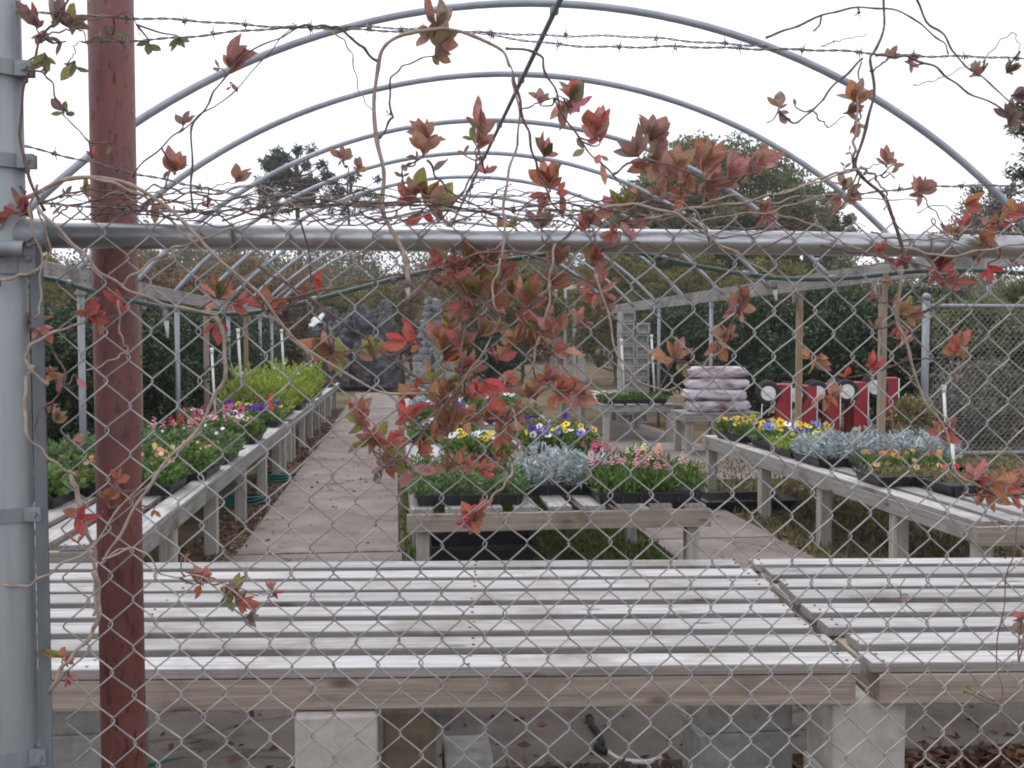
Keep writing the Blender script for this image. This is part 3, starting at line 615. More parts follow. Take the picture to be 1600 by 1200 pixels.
# left bench
flower_tray('tray of orange flowered plants nearest on the left bench', -1.62, 6.55, .55, .5, 'f_green', .15, [('daisy', PCH, 14, None), ('daisy', ORG, 12, None)], n=1400, leaf=.04, kind='broad', fscale=.95)
flower_tray('tray of pale orange flowers at the inner edge of left bench', -1.45, 7.25, .4, .6, 'f_green', .16, [('daisy', PCH, 16, None), ('daisy', (.75, .6, .2), 6, None)], n=1400, leaf=.04, kind='broad', fscale=.9)
flower_tray('tray of bushy green plants behind the red post', -2.05, 7.35, .6, .6, 'f_feather', .22, n=1500, leaf=.05, kind='feather')
flower_tray('tray of dark green plants left of the red post', -2.1, 6.1, .45, .5, 'f_green', .17, n=1100, leaf=.05, kind='broad')
flower_tray('tray of leafy green plants at the middle of left bench', -1.55, 8.1, .6, .6, 'f_feather', .2, [('daisy', WHT, 5, None)], n=1300, leaf=.05, kind='feather')
flower_tray('tray of red and pink flowers at the middle of left bench', -1.95, 8.95, .6, .6, 'f_green', .16, [('spike', PNK, 7, None), ('spike', RED, 5, None)], n=1000, leaf=.045, kind='broad', fscale=1.5)
flower_tray('tray of pink and white flowers on the left bench', -1.55, 9.6, .6, .6, 'f_green', .16, [('pansy', PNK, 9, None), ('pansy', PCH, 5, None), ('pansy', WHT, 2, None)], n=1000, leaf=.045, kind='broad', fscale=1.4)
flower_tray('tray of magenta and white flowers further along the left bench', -1.8, 10.5, .7, .6, 'f_green', .17, [('pansy', MAG, 12, None), ('pansy', WHT, 6, None), ('pansy', PUR, 5, None)], n=900, leaf=.045, kind='broad', fscale=1.4)
flower_tray('tray of purple pansies at the far end of the near left bench', -1.55, 11.35, .6, .6, 'f_green', .17, [('pansy', PUR, 18, None), ('pansy', YEL, 3, None)], n=900, leaf=.045, kind='broad', fscale=1.4)
for k, (x, y, lb) in enumerate(((-1.7, 12.9, 'tray of tall lime green plants at the front of the far left bench'), (-1.65, 14.2, 'second tray of lime green plants on the far left bench'), (-1.65, 15.6, 'third tray of lime green plants on the far left bench'), (-1.65, 17.2, 'farthest tray of lime green plants on the left bench'))):
    flower_tray(lb, x, y, .8, .95, 'f_lime', .46, [('daisy', WHT, 4, None)], n=430, leaf=.085, kind='upright')
flower_tray('low dark tray at the far end of the left row', -1.7, 20.6, .9, .9, 'f_redleaf', .10, n=500, leaf=.05, kind='broad')

# ============================================================ MIDDLE DISTANCE OBJECTS
# stacked bags
def bag_mesh(sx, sy, sz, seed):
    from mathutils import noise as mn
    nu, nv = 28, 16; V = []; F = []
    for i in range(nu):                     # closed pillow: superellipsoid with sag and wrinkles
        for j in range(nv):
            a = 2*math.pi*i/nu; t = -math.pi/2+math.pi*(j+.5)/nv
            f = lambda c, e: math.copysign(abs(c)**e, c)
            x = f(math.cos(t), .32)*f(math.cos(a), .32); y = f(math.cos(t), .32)*f(math.sin(a), .32); z = f(math.sin(t), .7)
            w_ = 1+.10*mn.noise(Vector((x*1.7+seed*5, y*1.7, z)))+.05*mn.noise(Vector((x*5, y*5+seed*9, z*3)))
            V.append((x*sx/2*w_, y*sy/2*w_, z*sz/2*(1+.25*mn.noise(Vector((x*2, y*2, seed*3.))))))
    for i in range(nu):
        for j in range(nv-1): k2 = (i+1) % nu; F.append((i*nv+j, k2*nv+j, k2*nv+j+1, i*nv+j+1))
    F += [tuple(i*nv for i in range(nu))[::-1], tuple(i*nv+nv-1 for i in range(nu))]
    return mesh_from('bag', V, F, M['bag'])
pb = PY(1117, 600, 13.0); bm_ = [bag_mesh(.80, .54, .155, k) for k in range(3)]
bench('low grey bench holding the stack of mulch bags', (pb[0]-.5, 12.65), (1, 0), (0, 1), 1.0, 4, .187, .13, 0, legs_at=[.08, .92])
for k in range(4):
    r = thing('mulch_bag', (pb[0], 13.0, ZT+.14*k), ['lowest', 'second lowest', 'second from top', 'topmost'][k] + ' mauve plastic mulch bag of the stack behind right bench', 'bag', 'stacked mulch bags')
    o = link('sack', bm_[k % 3], r); o.location = (pb[0]+(.02, -.03, .01, -.01)[k], 12.97+random.uniform(-.03, .03), ZT+.08+.142*k); o.rotation_euler = (random.uniform(-.03, .03), random.uniform(-.03, .03), random.uniform(-.1, .1)+(math.pi if k % 2 else 0))
# grey block stack
ps = PY(988, 540, 18.0)
for k in range(10):
    for q in (0, 1):
        hb = .2; r = bpy.data.objects.new('concrete_block', None); col.objects.link(r); x = ps[0]-.12+q*.26+random.uniform(-.012, .012); yy = 18+random.uniform(-.015, .015)
        if k >= 9 and q == 1: bpy.data.objects.remove(r); continue
        r.location = (x, yy, k*hb); tag(r, ['left', 'right'][q]+' grey concrete block in course '+['one', 'two', 'three', 'four', 'five', 'six', 'seven', 'eight', 'nine', 'ten'][k]+' from the ground, tall stack', 'block', 'tall stack of grey blocks')
        mb = MB(); w_, d_ = .25, .4
        mb.box((0, 0, hb/2-.002), (w_, d_-.12, hb-.006)); mb.box((0, -d_/2+.03, hb-.026), (w_, .06, .04)); mb.box((0, -d_/2+.03, .02), (w_, .06, .036)); mb.box((-w_/2+.02, -d_/2+.0302, hb/2), (.0398, .0598, hb*.58)); mb.box((w_/2-.02, -d_/2+.0302, hb/2), (.0398, .0598, hb*.58))
        o = link('body', mb.mesh('cinder', M['greyblock'], False), r); o.location = (x, yy, k*hb)
# red garden carts standing on end
def cart(u, label, rot, s=1.):
    p = PY(u, 640, 11.6); x, y = p[0], 11.6
    r = bpy.data.objects.new('garden_cart', None); col.objects.link(r); r.location = (x, y, 0); r.rotation_euler = (0, 0, rot); tag(r, label, 'garden cart', 'red garden carts')
    def part(name, me, par=r):
        o = bpy.data.objects.new(name, me); col.objects.link(o); o.parent = par; return o
    mb = MB(); H, W, D, t = 1.0*s, .42*s, .16, .008                  # tray: bottom faces -Y (to the camera)
    mb.box((0, -D/2, H/2+.02), (W, t, H)); mb.box((-W/2, 0, H/2+.02), (t, D, H)); mb.box((W/2, 0, H/2+.02), (t, D, H)); mb.box((0, 0, H+.02), (W, D, t)); mb.box((0, 0, .024), (W, D, t))
    for xx in (-.12, .12): mb.box((xx*s, -D/2-.008, H/2+.02), (.03, .012, H*.9))
    o = part('tray', mb.mesh('cart_tray', M['cartred'], False))
    mb = MB(); mb.tube([(-W/2, D/2, .03), (-W/2, D/2, H+.02), (W/2, D/2, H+.02), (W/2, D/2, .03)], .0075, 8); part('rim', mb.mesh('rim', M['galv'], True))
    for zz in (H*.92, H*.2):
        mb = MB(); mb.tube([(-W/2, -D/2-.10, zz), (W/2, -D/2-.10, zz)], .012, 8); mb.box((-.1, -D/2-.055, zz), (.03, .11, .05)); mb.box((.1, -D/2-.055, zz), (.03, .11, .05)); part('axle', mb.mesh('axle', M['cartred'], False))
        for sx in (-1, 1):
            c = (sx*(W/2+.01), -D/2-.10, zz)
            mb = MB(); R_ = .14; mb.lathe([(R_*.62, -.034), (R_*.9, -.036), (R_, -.02), (R_, .02), (R_*.9, .036), (R_*.62, .034)], (0, 0, 0), 'X', 24)
            wh = part('wheel', mb.mesh('tyre', M['rubber'])); wh.location = c
            mb = MB(); mb.lathe([(R_*.60, -.037), (R_*.50, -.026), (R_*.28, -.024), (R_*.22, -.045), (R_*.1, -.047), (R_*.1, .047), (R_*.22, .045), (R_*.28, .024), (R_*.50, .026), (R_*.60, .037)], (0, 0, 0), 'X', 24)
            part('hub', sharp(mb.mesh('hub', M['white'])), wh)
    mb = MB(); mb.tube([(0, -D/2-.12, .1), (0, -D/2-.17, .45), (0, -D/2-.16, .72)], .011, 8); mb.tube([(-.07, -D/2-.16, .72), (.07, -D/2-.16, .72)], .012, 8); part('handle', mb.mesh('handle', M['galv']))
for u_, rot_, sc_, lb_ in ((1224, -1.9, .95, 'leftmost red garden cart stood on end'), (1260, -1.75, .93, 'second red garden cart from the left, stood on end'), (1298, -1.85, .95, 'middle red garden cart of five stood on end'), (1337, -1.7, .97, 'fourth red garden cart from the left, stood on end'), (1390, -1.95, 1.02, 'rightmost red garden cart stood on end beside the pale post')):
    cart(u_, lb_, rot_, sc_)
# tarped pile
def tarp_mesh(cx, cy, rx, ry, h, seed):
    from mathutils import noise as mn
    nu, nv = 90, 44; V = []; F = []
    for i in range(nu):
        for j in range(nv):
            a = 2*math.pi*i/nu; t = j/(nv-1); rr = t**.6; ca, sa = math.cos(a), math.sin(a)
            q = Vector((ca*rr*1.3+seed*3, sa*rr*1.3, seed)); f1 = mn.noise(q*1.6); rid = abs(mn.noise(q*4.2))+.5*abs(mn.noise(q*9))
            bump_ = 1+.16*mn.noise(Vector((ca*1.2+seed, sa*1.2, t)))+.10*rid
            z = h*(1-t**3.2)*(1+.28*f1)-.30*rid*(1-t**4)+.12
            V.append((cx+rr*rx*bump_*ca, cy+rr*ry*bump_*sa, max(z, .01*t)))
    for i in range(nu):
        for j in range(nv-1): F.append((i*nv+j, i*nv+j+1, ((i+1) % nu)*nv+j+1, ((i+1) % nu)*nv+j))
    return mesh_from('tarp', V, F, M['tarp'])
r = thing('tarped_pile', (-1.5, 31, 0), 'large heap under a crumpled black tarp at the end of the path', 'tarp pile')
link('tarp', tarp_mesh(-1.9, 31.5, .95, .9, 2.1, 1.), r); link('tarp', tarp_mesh(-.75, 31.6, .95, 1.0, 2.3, 2.3), r); link('tarp', tarp_mesh(-.75, 30.2, .72, .6, 1.35, 4.), r); link('tarp', tarp_mesh(-1.7, 30.2, .5, .5, .95, 5.), r); link('tarp', tarp_mesh(-.35, 29.6, .4, .4, .75, 6.), r)
for u, v, Yd, lb in ((490, 503, 29.2, 'white plastic sheet folded on the black tarp heap'),):
    p = PY(u, v, Yd); r = thing('plastic_sheet', p, lb, 'sheet'); mb = MB(); nn = 7
    V = [(p[0]-.16+.36*i/(nn-1)+.03*math.sin(j*2)+.1*j/(nn-1), p[1]+.25*j/(nn-1)*.6, p[2]-.18+.26*j/(nn-1)+.18*i/(nn-1)+.03*math.sin(i*1.7+j)) for i in range(nn) for j in range(nn)]
    mb.add(V, [(i*nn+j, (i+1)*nn+j, (i+1)*nn+j+1, i*nn+j+1) for i in range(nn-1) for j in range(nn-1)]); o = link('fold', mb.mesh('sheet', M['white']), r); sm = o.modifiers.new('solid', 'SOLIDIFY'); sm.thickness = .02
# white rubble / pots at the path end
for k, (u, v, Yd, s) in enumerate(((655, 610, 26, .42), (690, 612, 25, .3), (735, 606, 24, .3))):
    p = PY(u, v, Yd); r = thing('white_pot', (p[0], Yd, 0), ['larger white planter at the end of the path', 'small white planter beside the blue spruce', 'small white planter right of the blue spruce'][k], 'planter', 'white planters')
    mb = MB(); mb.lathe([(s*.30, 0), (s*.45, s*.7), (s*.5, s*.72), (s*.5, s*.84), (s*.42, s*.84), (s*.38, s*.7)], (p[0], Yd, 0), n=18); link('bowl', sharp(mb.mesh('pot', M['whitepaint'])), r)
    link('plant', leaf_mass('plant', ellipsoid_pts(300, (p[0], Yd, s*1.05), (s*.5, s*.5, s*.4)), .09, 't_grey'), r)
# white arbor far off
pa, pc = PY(868, 540, 36), PY(912, 540, 36)
r = thing('white_arbor', ((pa[0]+pc[0])/2, 36, 0), 'white wooden arbor standing far behind the centre benches', 'arbor')
for x in np.linspace(pa[0], pc[0], 4):
    for yy in ((36, 36.8) if x in (pa[0], pc[0]) else (36,)): mb = MB(); mb.box((x, yy, 1.65), (.11, .11, 3.3)); link('column', mb.mesh('column', M['whitepaint'], False), r)
for yy in (36, 36.8): mb = MB(); mb.box(((pa[0]+pc[0])/2, yy, 3.37), (1.5, .1, .14)); link('beam', mb.mesh('beam', M['whitepaint'], False), r)
# white marker stakes / risers
for k, (u, v0, v1, Yd, lb) in enumerate(((1018, 528, 606, 14.6, 'thin white stake standing by the mossy far tray'), (971, 535, 600, 14.4, 'short white stake left of the mossy far tray'), (331, 552, 640, 9.4, 'white stake among the left bench flowers'), (1475, 612, 700, 7.2, 'white stake at the back of right bench'), (1488, 690, 756, 6.1, 'short white stake in the nearest right tray'), (372, 520, 600, 12.4, 'white stake behind the lime green plants'), (440, 520, 590, 14.8, 'thin white stake among the lime green plants'))):
    a, b_ = PY(u, v0, Yd), PY(u+(v1-v0)*.06, v1, Yd); r = thing('marker_stake', (b_[0], b_[1], b_[2]), lb, 'stake', 'white stakes')
    mb = MB(); mb.tube([b_-np.array((0, 0, .05)), a], .011 if Yd < 10 else .016, 8); link('rod', mb.mesh('stake', M['white']), r); mb = MB(); mb.tube([a, a+np.array((0, 0, .05))], .016 if Yd < 10 else .022, 8); link('cap', mb.mesh('cap', M['white']), r)
# hose coils
def coil(c, R, turns, label):
    r = thing('hose_coil', c, label, 'hose', 'teal hose coils'); a = np.linspace(0, 2*math.pi*turns, turns*28)
    mb = MB(); rr = R*(1+.07*np.sin(a*.37)+.05*np.sin(a*1.3)); z = .012+.012*(a/(2*math.pi)) % .08
    mb.tube(np.c_[c[0]+rr*np.cos(a), c[1]+rr*np.sin(a)*.9, c[2]+.012+.011*(a/(2*math.pi))+.006*np.sin(a*2.3)], .0105, 8); link('hose', mb.mesh('hose', M['teal']), r)
coil((-1.42, 9.5, 0), .2, 6, 'coil of teal hose under the left bench beside the path')
coil((-1.3, 11.0, 0), .17, 6, 'smaller coil of teal hose farther along under the left bench')
cp = PZ(320, 1186, 0); coil((cp[0], cp[1]-.27, 0), .25, 2, 'coil of teal hose on the ground under the front bench')
# tub under the centre bench
r = thing('black_tub', (.45, 6.2, 0), 'large black plastic tub stored under the centre bench', 'tub')
mb = MB(); V = []; prof = [(.26, .17, 0), (.31, .21, .26), (.335, .235, .265), (.335, .235, .29), (.30, .20, .29), (.26, .17, .03)]
for a, b_, z in prof: V += [(.5-a, 6.15-b_, z), (.5+a, 6.15-b_, z), (.5+a, 6.15+b_, z), (.5-a, 6.15+b_, z)]
mb.add(V, [(i*4+q, i*4+(q+1) % 4, i*4+4+(q+1) % 4, i*4+4+q) for i in range(5) for q in range(4)]+[(0, 3, 2, 1), (20, 21, 22, 23)]); o = link('body', mb.mesh('tub', M['blackplastic'], False), r)
r = thing('black_tub', (1.75, 7.4, 0), 'shallow black tray lying beside the right path', 'tub')
p = PZ(1160, 775, .1); mb = MB(); mb.add([(v[0]*1.3+p[0]-.65, v[1]*1.2+p[1]-7.4, v[2]*.35+.0) for v in V], [(i*4+q, i*4+(q+1) % 4, i*4+4+(q+1) % 4, i*4+4+q) for i in range(5) for q in range(4)]+[(0, 3, 2, 1), (20, 21, 22, 23)]); link('body', mb.mesh('tub', M['blackplastic'], False), r)
def cord(px, z, rad, m, name, label, cat):
    P = catmull([PZ(u, v, z) for u, v in px], 7); P[:, 2] += rad; r = thing(name, P[0], label, cat); mb = MB(); mb.tube(P, rad, 7); link('length', mb.mesh(name, M[m]), r); mb = MB(); mb.tube([P[0], P[1]], rad*1.35, 7); link('end', mb.mesh('end', M[m]), r)
cord([(920, 1126), (926, 1140), (934, 1150), (940, 1166), (932, 1172), (946, 1180)], .035, .012, 'rubber', 'hose_scrap', 'bent scrap of black hose lying under the front bench', 'hose scrap')
cord([(950, 1180), (968, 1190), (990, 1194), (1012, 1194), (1036, 1188)], .02, .009, 'white', 'plastic_rope', 'loose white rope on the leaves under the front bench', 'rope')
# hoses strung along the fence with small drip weights
def hose(px, Y, label, m='greenhose', rad=.0042):
    P = catmull([PY(u, v, Y) for u, v in px], 8); r = thing('irrigation_tube', P[0], label, 'tube', 'green irrigation tubes'); mb = MB(); mb.tube(P, rad, 8); link('tube', mb.mesh('tube', M[m]), r)
    for i in range(6, len(P)-3, 13): mb = MB(); mb.tube([P[i], P[i+1]], rad*1.6, 8); link('clip', mb.mesh('clip', M['galv_dull']), r)
hose([(-60, 424), (10, 428), (80, 436), (150, 456), (250, 479), (330, 490), (400, 488), (470, 474), (540, 456), (620, 435), (700, 418), (770, 409), (850, 398), (960, 382), (1100, 374)], 1.79, 'dark green irrigation tube sagging across the left of the fence')
hose([(900, 372), (960, 384), (1010, 398), (1080, 414), (1160, 428), (1240, 436), (1330, 434), (1430, 424), (1520, 422), (1640, 430)], 1.79, 'dark green irrigation tube sagging across the right of the fence')
for k, (u, v0, v1) in enumerate(((635, 436, 468), (258, 482, 528), (1209, 440, 470), (1543, 432, 462))):
    a, b_ = PY(u, v0, 1.79), PY(u+4, v1, 1.79); r = thing('drip_weight', a, ['small grey drip weight hanging below the centre of the fence', 'small grey drip weight hanging beside the red post', 'small white drip weight hanging in front of the right eave board', 'small white drip weight hanging at the far right'][k], 'drip weight', 'hanging drip weights')
    mb = MB(); mb.tube([a, a*.6+b_*.4], [.006, .006], 8); link('clip', mb.mesh('clip', M['galv_dull']), r); mb = MB(); mb.tube([a*.6+b_*.4, b_], [.0045, .002], 8); link('nozzle', mb.mesh('nozzle', M['white']), r)

# far chain link fence at the right
YG = 11.4; xg0 = PY(1445, 600, YG)[0]; zg = PY(1445, 478, YG)[2]
r = thing('chain_link_fence', (xg0, YG, 0), 'far chain link fence panel with pipe frame at the right edge', 'fence')
mb = MB(); mb.tube([(xg0, YG, 0), (xg0, YG, zg+.09)], .042, 14); mb.lathe([(.042, 0), (.05, 0), (.05, .05), (.02, .08)], (xg0, YG, zg+.07), n=14); link('post', mb.mesh('post', M['galv_dull']), r)
for z in (zg, .15): mb = MB(); mb.tube([(xg0, YG, z), (xg0+2.6, YG+.0, z)], .024, 12); link('rail', mb.mesh('rail', M['galv_dull']), r)
mb = MB(); mb.tube([(xg0+2.6, YG, 0), (xg0+2.6, YG, zg+.05)], .035, 12); link('post', mb.mesh('post', M['galv_dull']), r)
fm2 = [wire_mesh(q, 0, zg-.16, .0019, 4) for q in (0, 1)]
chain_fence(r, xg0+.06, xg0+2.55, YG-.03, 0, 0, .16, fm2, xg0)

# ============================================================ TREES AND SHRUBS
def tree(name, label, x, Y, H, rx, z0, m, n=9000, leaf=.22, clumps=40, cat='tree', trunk=.18, shell=.3, group='background trees', aspect=.6, ry=None, top_taper=0., limbs=9, cl=.24, z_up=None):
    r = thing(name, (x, Y, 0), label, cat, group); ry = ry or rx
    cz = (H+z0)/2; rz = (H-z0)/2
    C = ellipsoid_pts(clumps, (x, Y, cz), (rx*.86, ry*.86, rz*.88), shell)
    if top_taper:
        k = 1-top_taper*(C[:, 2]-z0)/(H-z0); C[:, 0] = x+(C[:, 0]-x)*k; C[:, 1] = Y+(C[:, 1]-Y)*k
    mb = MB(); tp = np.array([(x, Y, 0), (x+.03*rx, Y, z0*.6+.1), (x-.05*rx, Y+.03*rx, cz), (x+.02*rx, Y, cz+rz*.75)]); mb.tube(catmull(tp, 5), np.linspace(trunk, trunk*.25, 16), 9)
    for c in C[RNG.permutation(clumps)[:limbs]]:
        zb = max(z0*.6, min(c[2]-.3*rz, cz)); b0 = np.array((x, Y, zb)); mid = (b0+c)/2+np.array((0, 0, -.08*rz)); mb.tube(catmull([b0, mid, c], 4), np.linspace(trunk*.42, trunk*.08, 9), 6)
    link('trunk', mb.mesh('trunk', M['trunk']), r)
    per = n//clumps; P = []
    for c in C:
        s = cl*rx*random.uniform(.6, 1.35); D = RNG.normal(size=(per, 3)); D /= np.linalg.norm(D, axis=1)[:, None]
        P.append(c + D*np.array((s, s, s*.7))*(RNG.uniform(.05, 1, per)**(1/2.2))[:, None])
    link('crown', leaf_mass('crown', np.vstack(P), leaf, m, aspect), r)
    return r
def tx(u, Y): return PY(u, 530, Y)[0]
def tz(v, Y): return PY(800, v, Y)[2]
# main sky-line trees
tree('oak_tree', 'large round olive green tree rising above the right half of the rail', tx(1115, 46), 46, tz(196, 46), 5.5, 2.4, 't_mid', n=90000, leaf=.17, clumps=520, trunk=.4, cl=.115, limbs=40)
tree('oak_tree', 'lower olive tree merging with the left of the large round tree', tx(985, 48), 48, tz(285, 48), 2.6, 2.5, 't_olive', n=18000, leaf=.16, clumps=150, trunk=.25, cl=.14, limbs=24)
tree('oak_tree', 'grey green tree at the right shoulder of the large round tree', tx(1262, 47), 47, tz(258, 47), 2.6, 2.5, 't_mid', n=18000, leaf=.16, clumps=150, trunk=.25, cl=.14, limbs=24)
tree('pine_tree', 'tall thin pine with tufted dark crown left of centre', tx(468, 58), 58, tz(234, 58), 2.6, tz(330, 58), 't_pine', n=4200, leaf=.3, clumps=40, trunk=.2, cl=.13, aspect=.3, limbs=30, shell=.2)
tree('pine_tree', 'sparse pine with loose twigs beside the tall pine', tx(548, 60), 60, tz(270, 60), 2.6, tz(345, 60), 't_pine', n=1700, leaf=.26, clumps=34, trunk=.12, cl=.12, aspect=.3, limbs=30, shell=.2)
tree('pine_tree', 'low dark pine below the tall pine', tx(430, 57), 57, tz(296, 57), 1.7, tz(345, 57), 't_pine', n=900, leaf=.26, clumps=16, trunk=.1, cl=.16, aspect=.3, limbs=14)
tree('loose_tree', 'pale grey green loose tree at the right edge above the rail', tx(1560, 26), 26, tz(262, 26), 1.7, tz(420, 26), 't_grey', n=6500, leaf=.10, clumps=110, trunk=.1, cl=.15, limbs=30)
tree('loose_tree', 'small pale tree in front of the sky at lower right', tx(1480, 30), 30, tz(325, 30), 1.1, 1.6, 't_grey', n=3000, leaf=.11, clumps=60, trunk=.07, cl=.17, limbs=20)
tree('dark_pine', 'dark needled pine reaching in at the top right corner', tx(1648, 15), 15, tz(66, 15), 1.0, tz(330, 15), 't_dark', n=4200, leaf=.10, clumps=60, trunk=.1, cl=.17, aspect=.3, limbs=30)
# evergreen shrubs along both sides
for k, (u, Y, vt, rx, lb) in enumerate(((95, 9.6, 470, .8, 'dark evergreen shrub behind the left bench nearest the grey post'), (215, 12.2, 462, .95, 'dark evergreen shrub right behind the red post'), (300, 15.0, 470, 1.0, 'dark evergreen shrub behind the left posts'), (372, 18.5, 476, 1.1, 'dark evergreen shrub at the middle of the left row'), (425, 22.5, 486, 1.1, 'dark evergreen shrub farthest along the left row'), (20, 11.5, 455, 1.2, 'tall dark shrub behind the grey fence post'))):
    x = tx(u, Y); x = min(x, XL-rx*.55-.25); tree('evergreen_shrub', lb, x, Y, tz(vt, Y), rx, .05, 't_dark', n=16000, leaf=.06, clumps=130, cat='shrub', trunk=.06, group='evergreen shrubs along the sides', cl=.22)
for k, (u, Y, vt, rx, lb) in enumerate(((1030, 22, 448, 1.1, 'dark evergreen shrub beyond the grey block stack'), (1100, 19.5, 452, 1.1, 'dark evergreen shrub behind the stacked bags'), (1190, 17.5, 440, 1.2, 'dark evergreen shrub left of the red carts'), (1290, 16, 430, 1.2, 'dark evergreen shrub behind the middle red cart'), (1385, 15, 445, 1.1, 'dark evergreen shrub behind the right red cart'), (1500, 14.2, 430, 1.2, 'dark evergreen shrub behind the far fence panel'), (1600, 14.5, 420, 1.2, 'dark evergreen shrub at the right edge'), (1445, 18, 425, 1.3, 'tall dark evergreen behind the right posts'))):
    x = tx(u, Y); tree('evergreen_shrub', lb, x, Y, tz(vt, Y), rx, .05, 't_dark' if k not in (5, 6) else 't_mid', n=16000, leaf=.07, clumps=130, cat='shrub', trunk=.07, group='evergreen shrubs along the sides', cl=.22)
tree('dry_bush', 'yellowish dry bush at the foot of the far fence post', tx(1425, 10.6), 10.6, 1.0, .42, .05, 'f_drygreen', n=2500, leaf=.05, clumps=30, cat='shrub', trunk=.02, group='bushes')
tree('dry_bush', 'tangled grey green brush behind the far fence panel', tx(1540, 12.6), 12.6, 1.35, .9, .05, 't_grey', n=6000, leaf=.06, clumps=50, cat='shrub', trunk=.03, group='bushes')
# blue spruce
px_ = tx(676, 20.); r = thing('blue_spruce', (px_, 20., 0), 'narrow silvery blue spruce beyond the end of the benches', 'spruce')
mb = MB(); mb.tube([(px_, 20, 0), (px_, 20, 2.2)], [.05, .01], 8); link('trunk', mb.mesh('trunk', M['trunk']), r)
P = []; D = []
for q in range(15):
    z = .25+q*.135; R_ = .46*(1-(z/2.35)**1.3)+.03
    for a in RNG.uniform(0, 6.28, 14):
        t = RNG.uniform(.1, 1, 28); P.append(np.c_[px_+np.cos(a)*R_*t, 20+np.sin(a)*R_*t, z+.10*t+RNG.normal(0, .012, 28)]); D.append(np.tile((math.cos(a), math.sin(a), .5), (28, 1)))
link('crown', leaf_mass('crown', np.vstack(P), .085, 't_blue', .3, dirs=np.vstack(D), spread=.5), r)
# middle distance shrubs and trees (brown and olive, above the benches)
mid = [(450, 34, 404, 2.0, 't_brown', 'brown leafless looking tree left of the tarp heap'), (560, 40, 430, 2.2, 't_olive', 'olive bush behind the black tarp heap'), (640, 42, 412, 2.3, 't_brown', 'brown autumn tree behind the blue spruce'), (735, 38, 398, 2.2, 't_brown', 'brown autumn tree behind the densest vine leaves'), (815, 36, 402, 1.8, 't_olive', 'olive tree left of the white arbor'), (960, 33, 380, 1.9, 't_olive', 'yellow olive tree behind the grey block stack'), (1075, 34, 382, 2.0, 't_olive', 'yellow olive tree under the large round tree'), (1200, 32, 384, 1.9, 't_olive', 'olive tree right of the yellow one behind the eave board'), (350, 30, 386, 2.0, 't_brown', 'brown twiggy tree behind the left eave board'), (235, 28, 392, 1.8, 't_brown', 'brown bush right of the red post above the eave board'), (90, 27, 388, 1.9, 't_olive', 'olive tree between the grey and red posts'), (1330, 30, 386, 1.8, 't_mid', 'green tree above the right red cart'), (765, 30, 500, 1.1, 't_dark', 'dark low bush right of the blue spruce'), (520, 36, 470, 1.2, 't_dark', 'dark green bush left of the tarp top')]
for k, (u, Y, vt, rx, m, lb) in enumerate(mid):
    tree('woodland_tree', lb, tx(u, Y), Y, tz(vt, Y), rx, .3, m, n=13000, leaf=.115, clumps=170, trunk=.09, cl=.15, limbs=40, group='trees behind the nursery')
# far wood: one mass
P = []
for k in range(230):
    Y = random.uniform(62, 95); u = random.uniform(-250, 1850); x = tx(u, Y); hgt = random.uniform(5.0, 8.2)+(1.0 if u < 560 else 1.4 if u < 1050 else .3)
    P.append(ellipsoid_pts(1700, (x, Y, hgt*.55), (random.uniform(1.6, 3.0), 2., hgt*.48), .2))
me = leaf_mass('far_wood', np.vstack(P), .25, 't_haze', .6); o = link('distant_wood', me); tag(o, 'hazy brown and olive wood on the horizon behind everything', 'wood', kind='stuff')
P = np.vstack([ellipsoid_pts(900, (tx(u, 110), 110+random.uniform(-6, 6), 2.6), (5, 2, 3.2), .2) for u in range(-300, 1900, 40)])
o = link('distant_wood', leaf_mass('far_wood', P, .4, 't_brown', .7)); tag(o, 'far low brown tree line along the horizon', 'wood', kind='stuff')

# ============================================================ GROUND COVER
def litter(n, x0, x1, y0, y1, m, size, label, z=.012):
    P = np.c_[RNG.uniform(x0, x1, n), RNG.uniform(y0, y1, n), RNG.uniform(.002, z, n)]; D = np.c_[RNG.normal(size=(n, 2)), RNG.normal(0, .18, n)]
    o = link('leaf_litter', leaf_mass('litter', P, size, m, .55, dirs=D, spread=.05)); tag(o, label, 'fallen leaves', kind='stuff')
litter(600, -2.2, 3.4, 3.42, 4.2, 'litter', .045, 'loose brown leaves blown over the concrete strip under the front benches', .045)
litter(9000, -2.2, 3.4, 2.6, 3.5, 'litter', .05, 'brown and red fallen leaves on the ground under the front benches', .03)
litter(3500, 1.35, 3.2, 2.4, 3.55, 'litter_red', .05, 'bright red fallen leaves under the right front bench', .02)
litter(5000, -1.5, -1.08, 4.6, 22, 'litter', .05, 'brown leaves along the left edge of the left path')
litter(5000, 2.75, 4.6, 4.6, 12, 'litter', .05, 'brown leaves under the right bench')
litter(1500, -1.1, 2.8, 4.3, 20, 'litter', .04, 'few loose leaves scattered over the paths', .042)
P = np.c_[RNG.uniform(.05, 1.85, 9000), RNG.uniform(5.6, 10.5, 9000), np.zeros(9000)]
o = link('ground_weeds', leaf_mass('weeds', P, .06, 'f_moss', .2, dirs=np.tile((0, 0, 1.), (9000, 1)), spread=.5)); tag(o, 'green weeds growing under the centre bench', 'weeds', kind='stuff')
P = np.c_[RNG.uniform(2.85, 5.5, 8000), RNG.uniform(4.8, 12, 8000), np.zeros(8000)]
o = link('ground_weeds', leaf_mass('weeds', P, .07, 'f_drygreen', .2, dirs=np.tile((0, 0, 1.), (8000, 1)), spread=.5)); tag(o, 'dry green weeds growing under the right bench', 'weeds', kind='stuff')

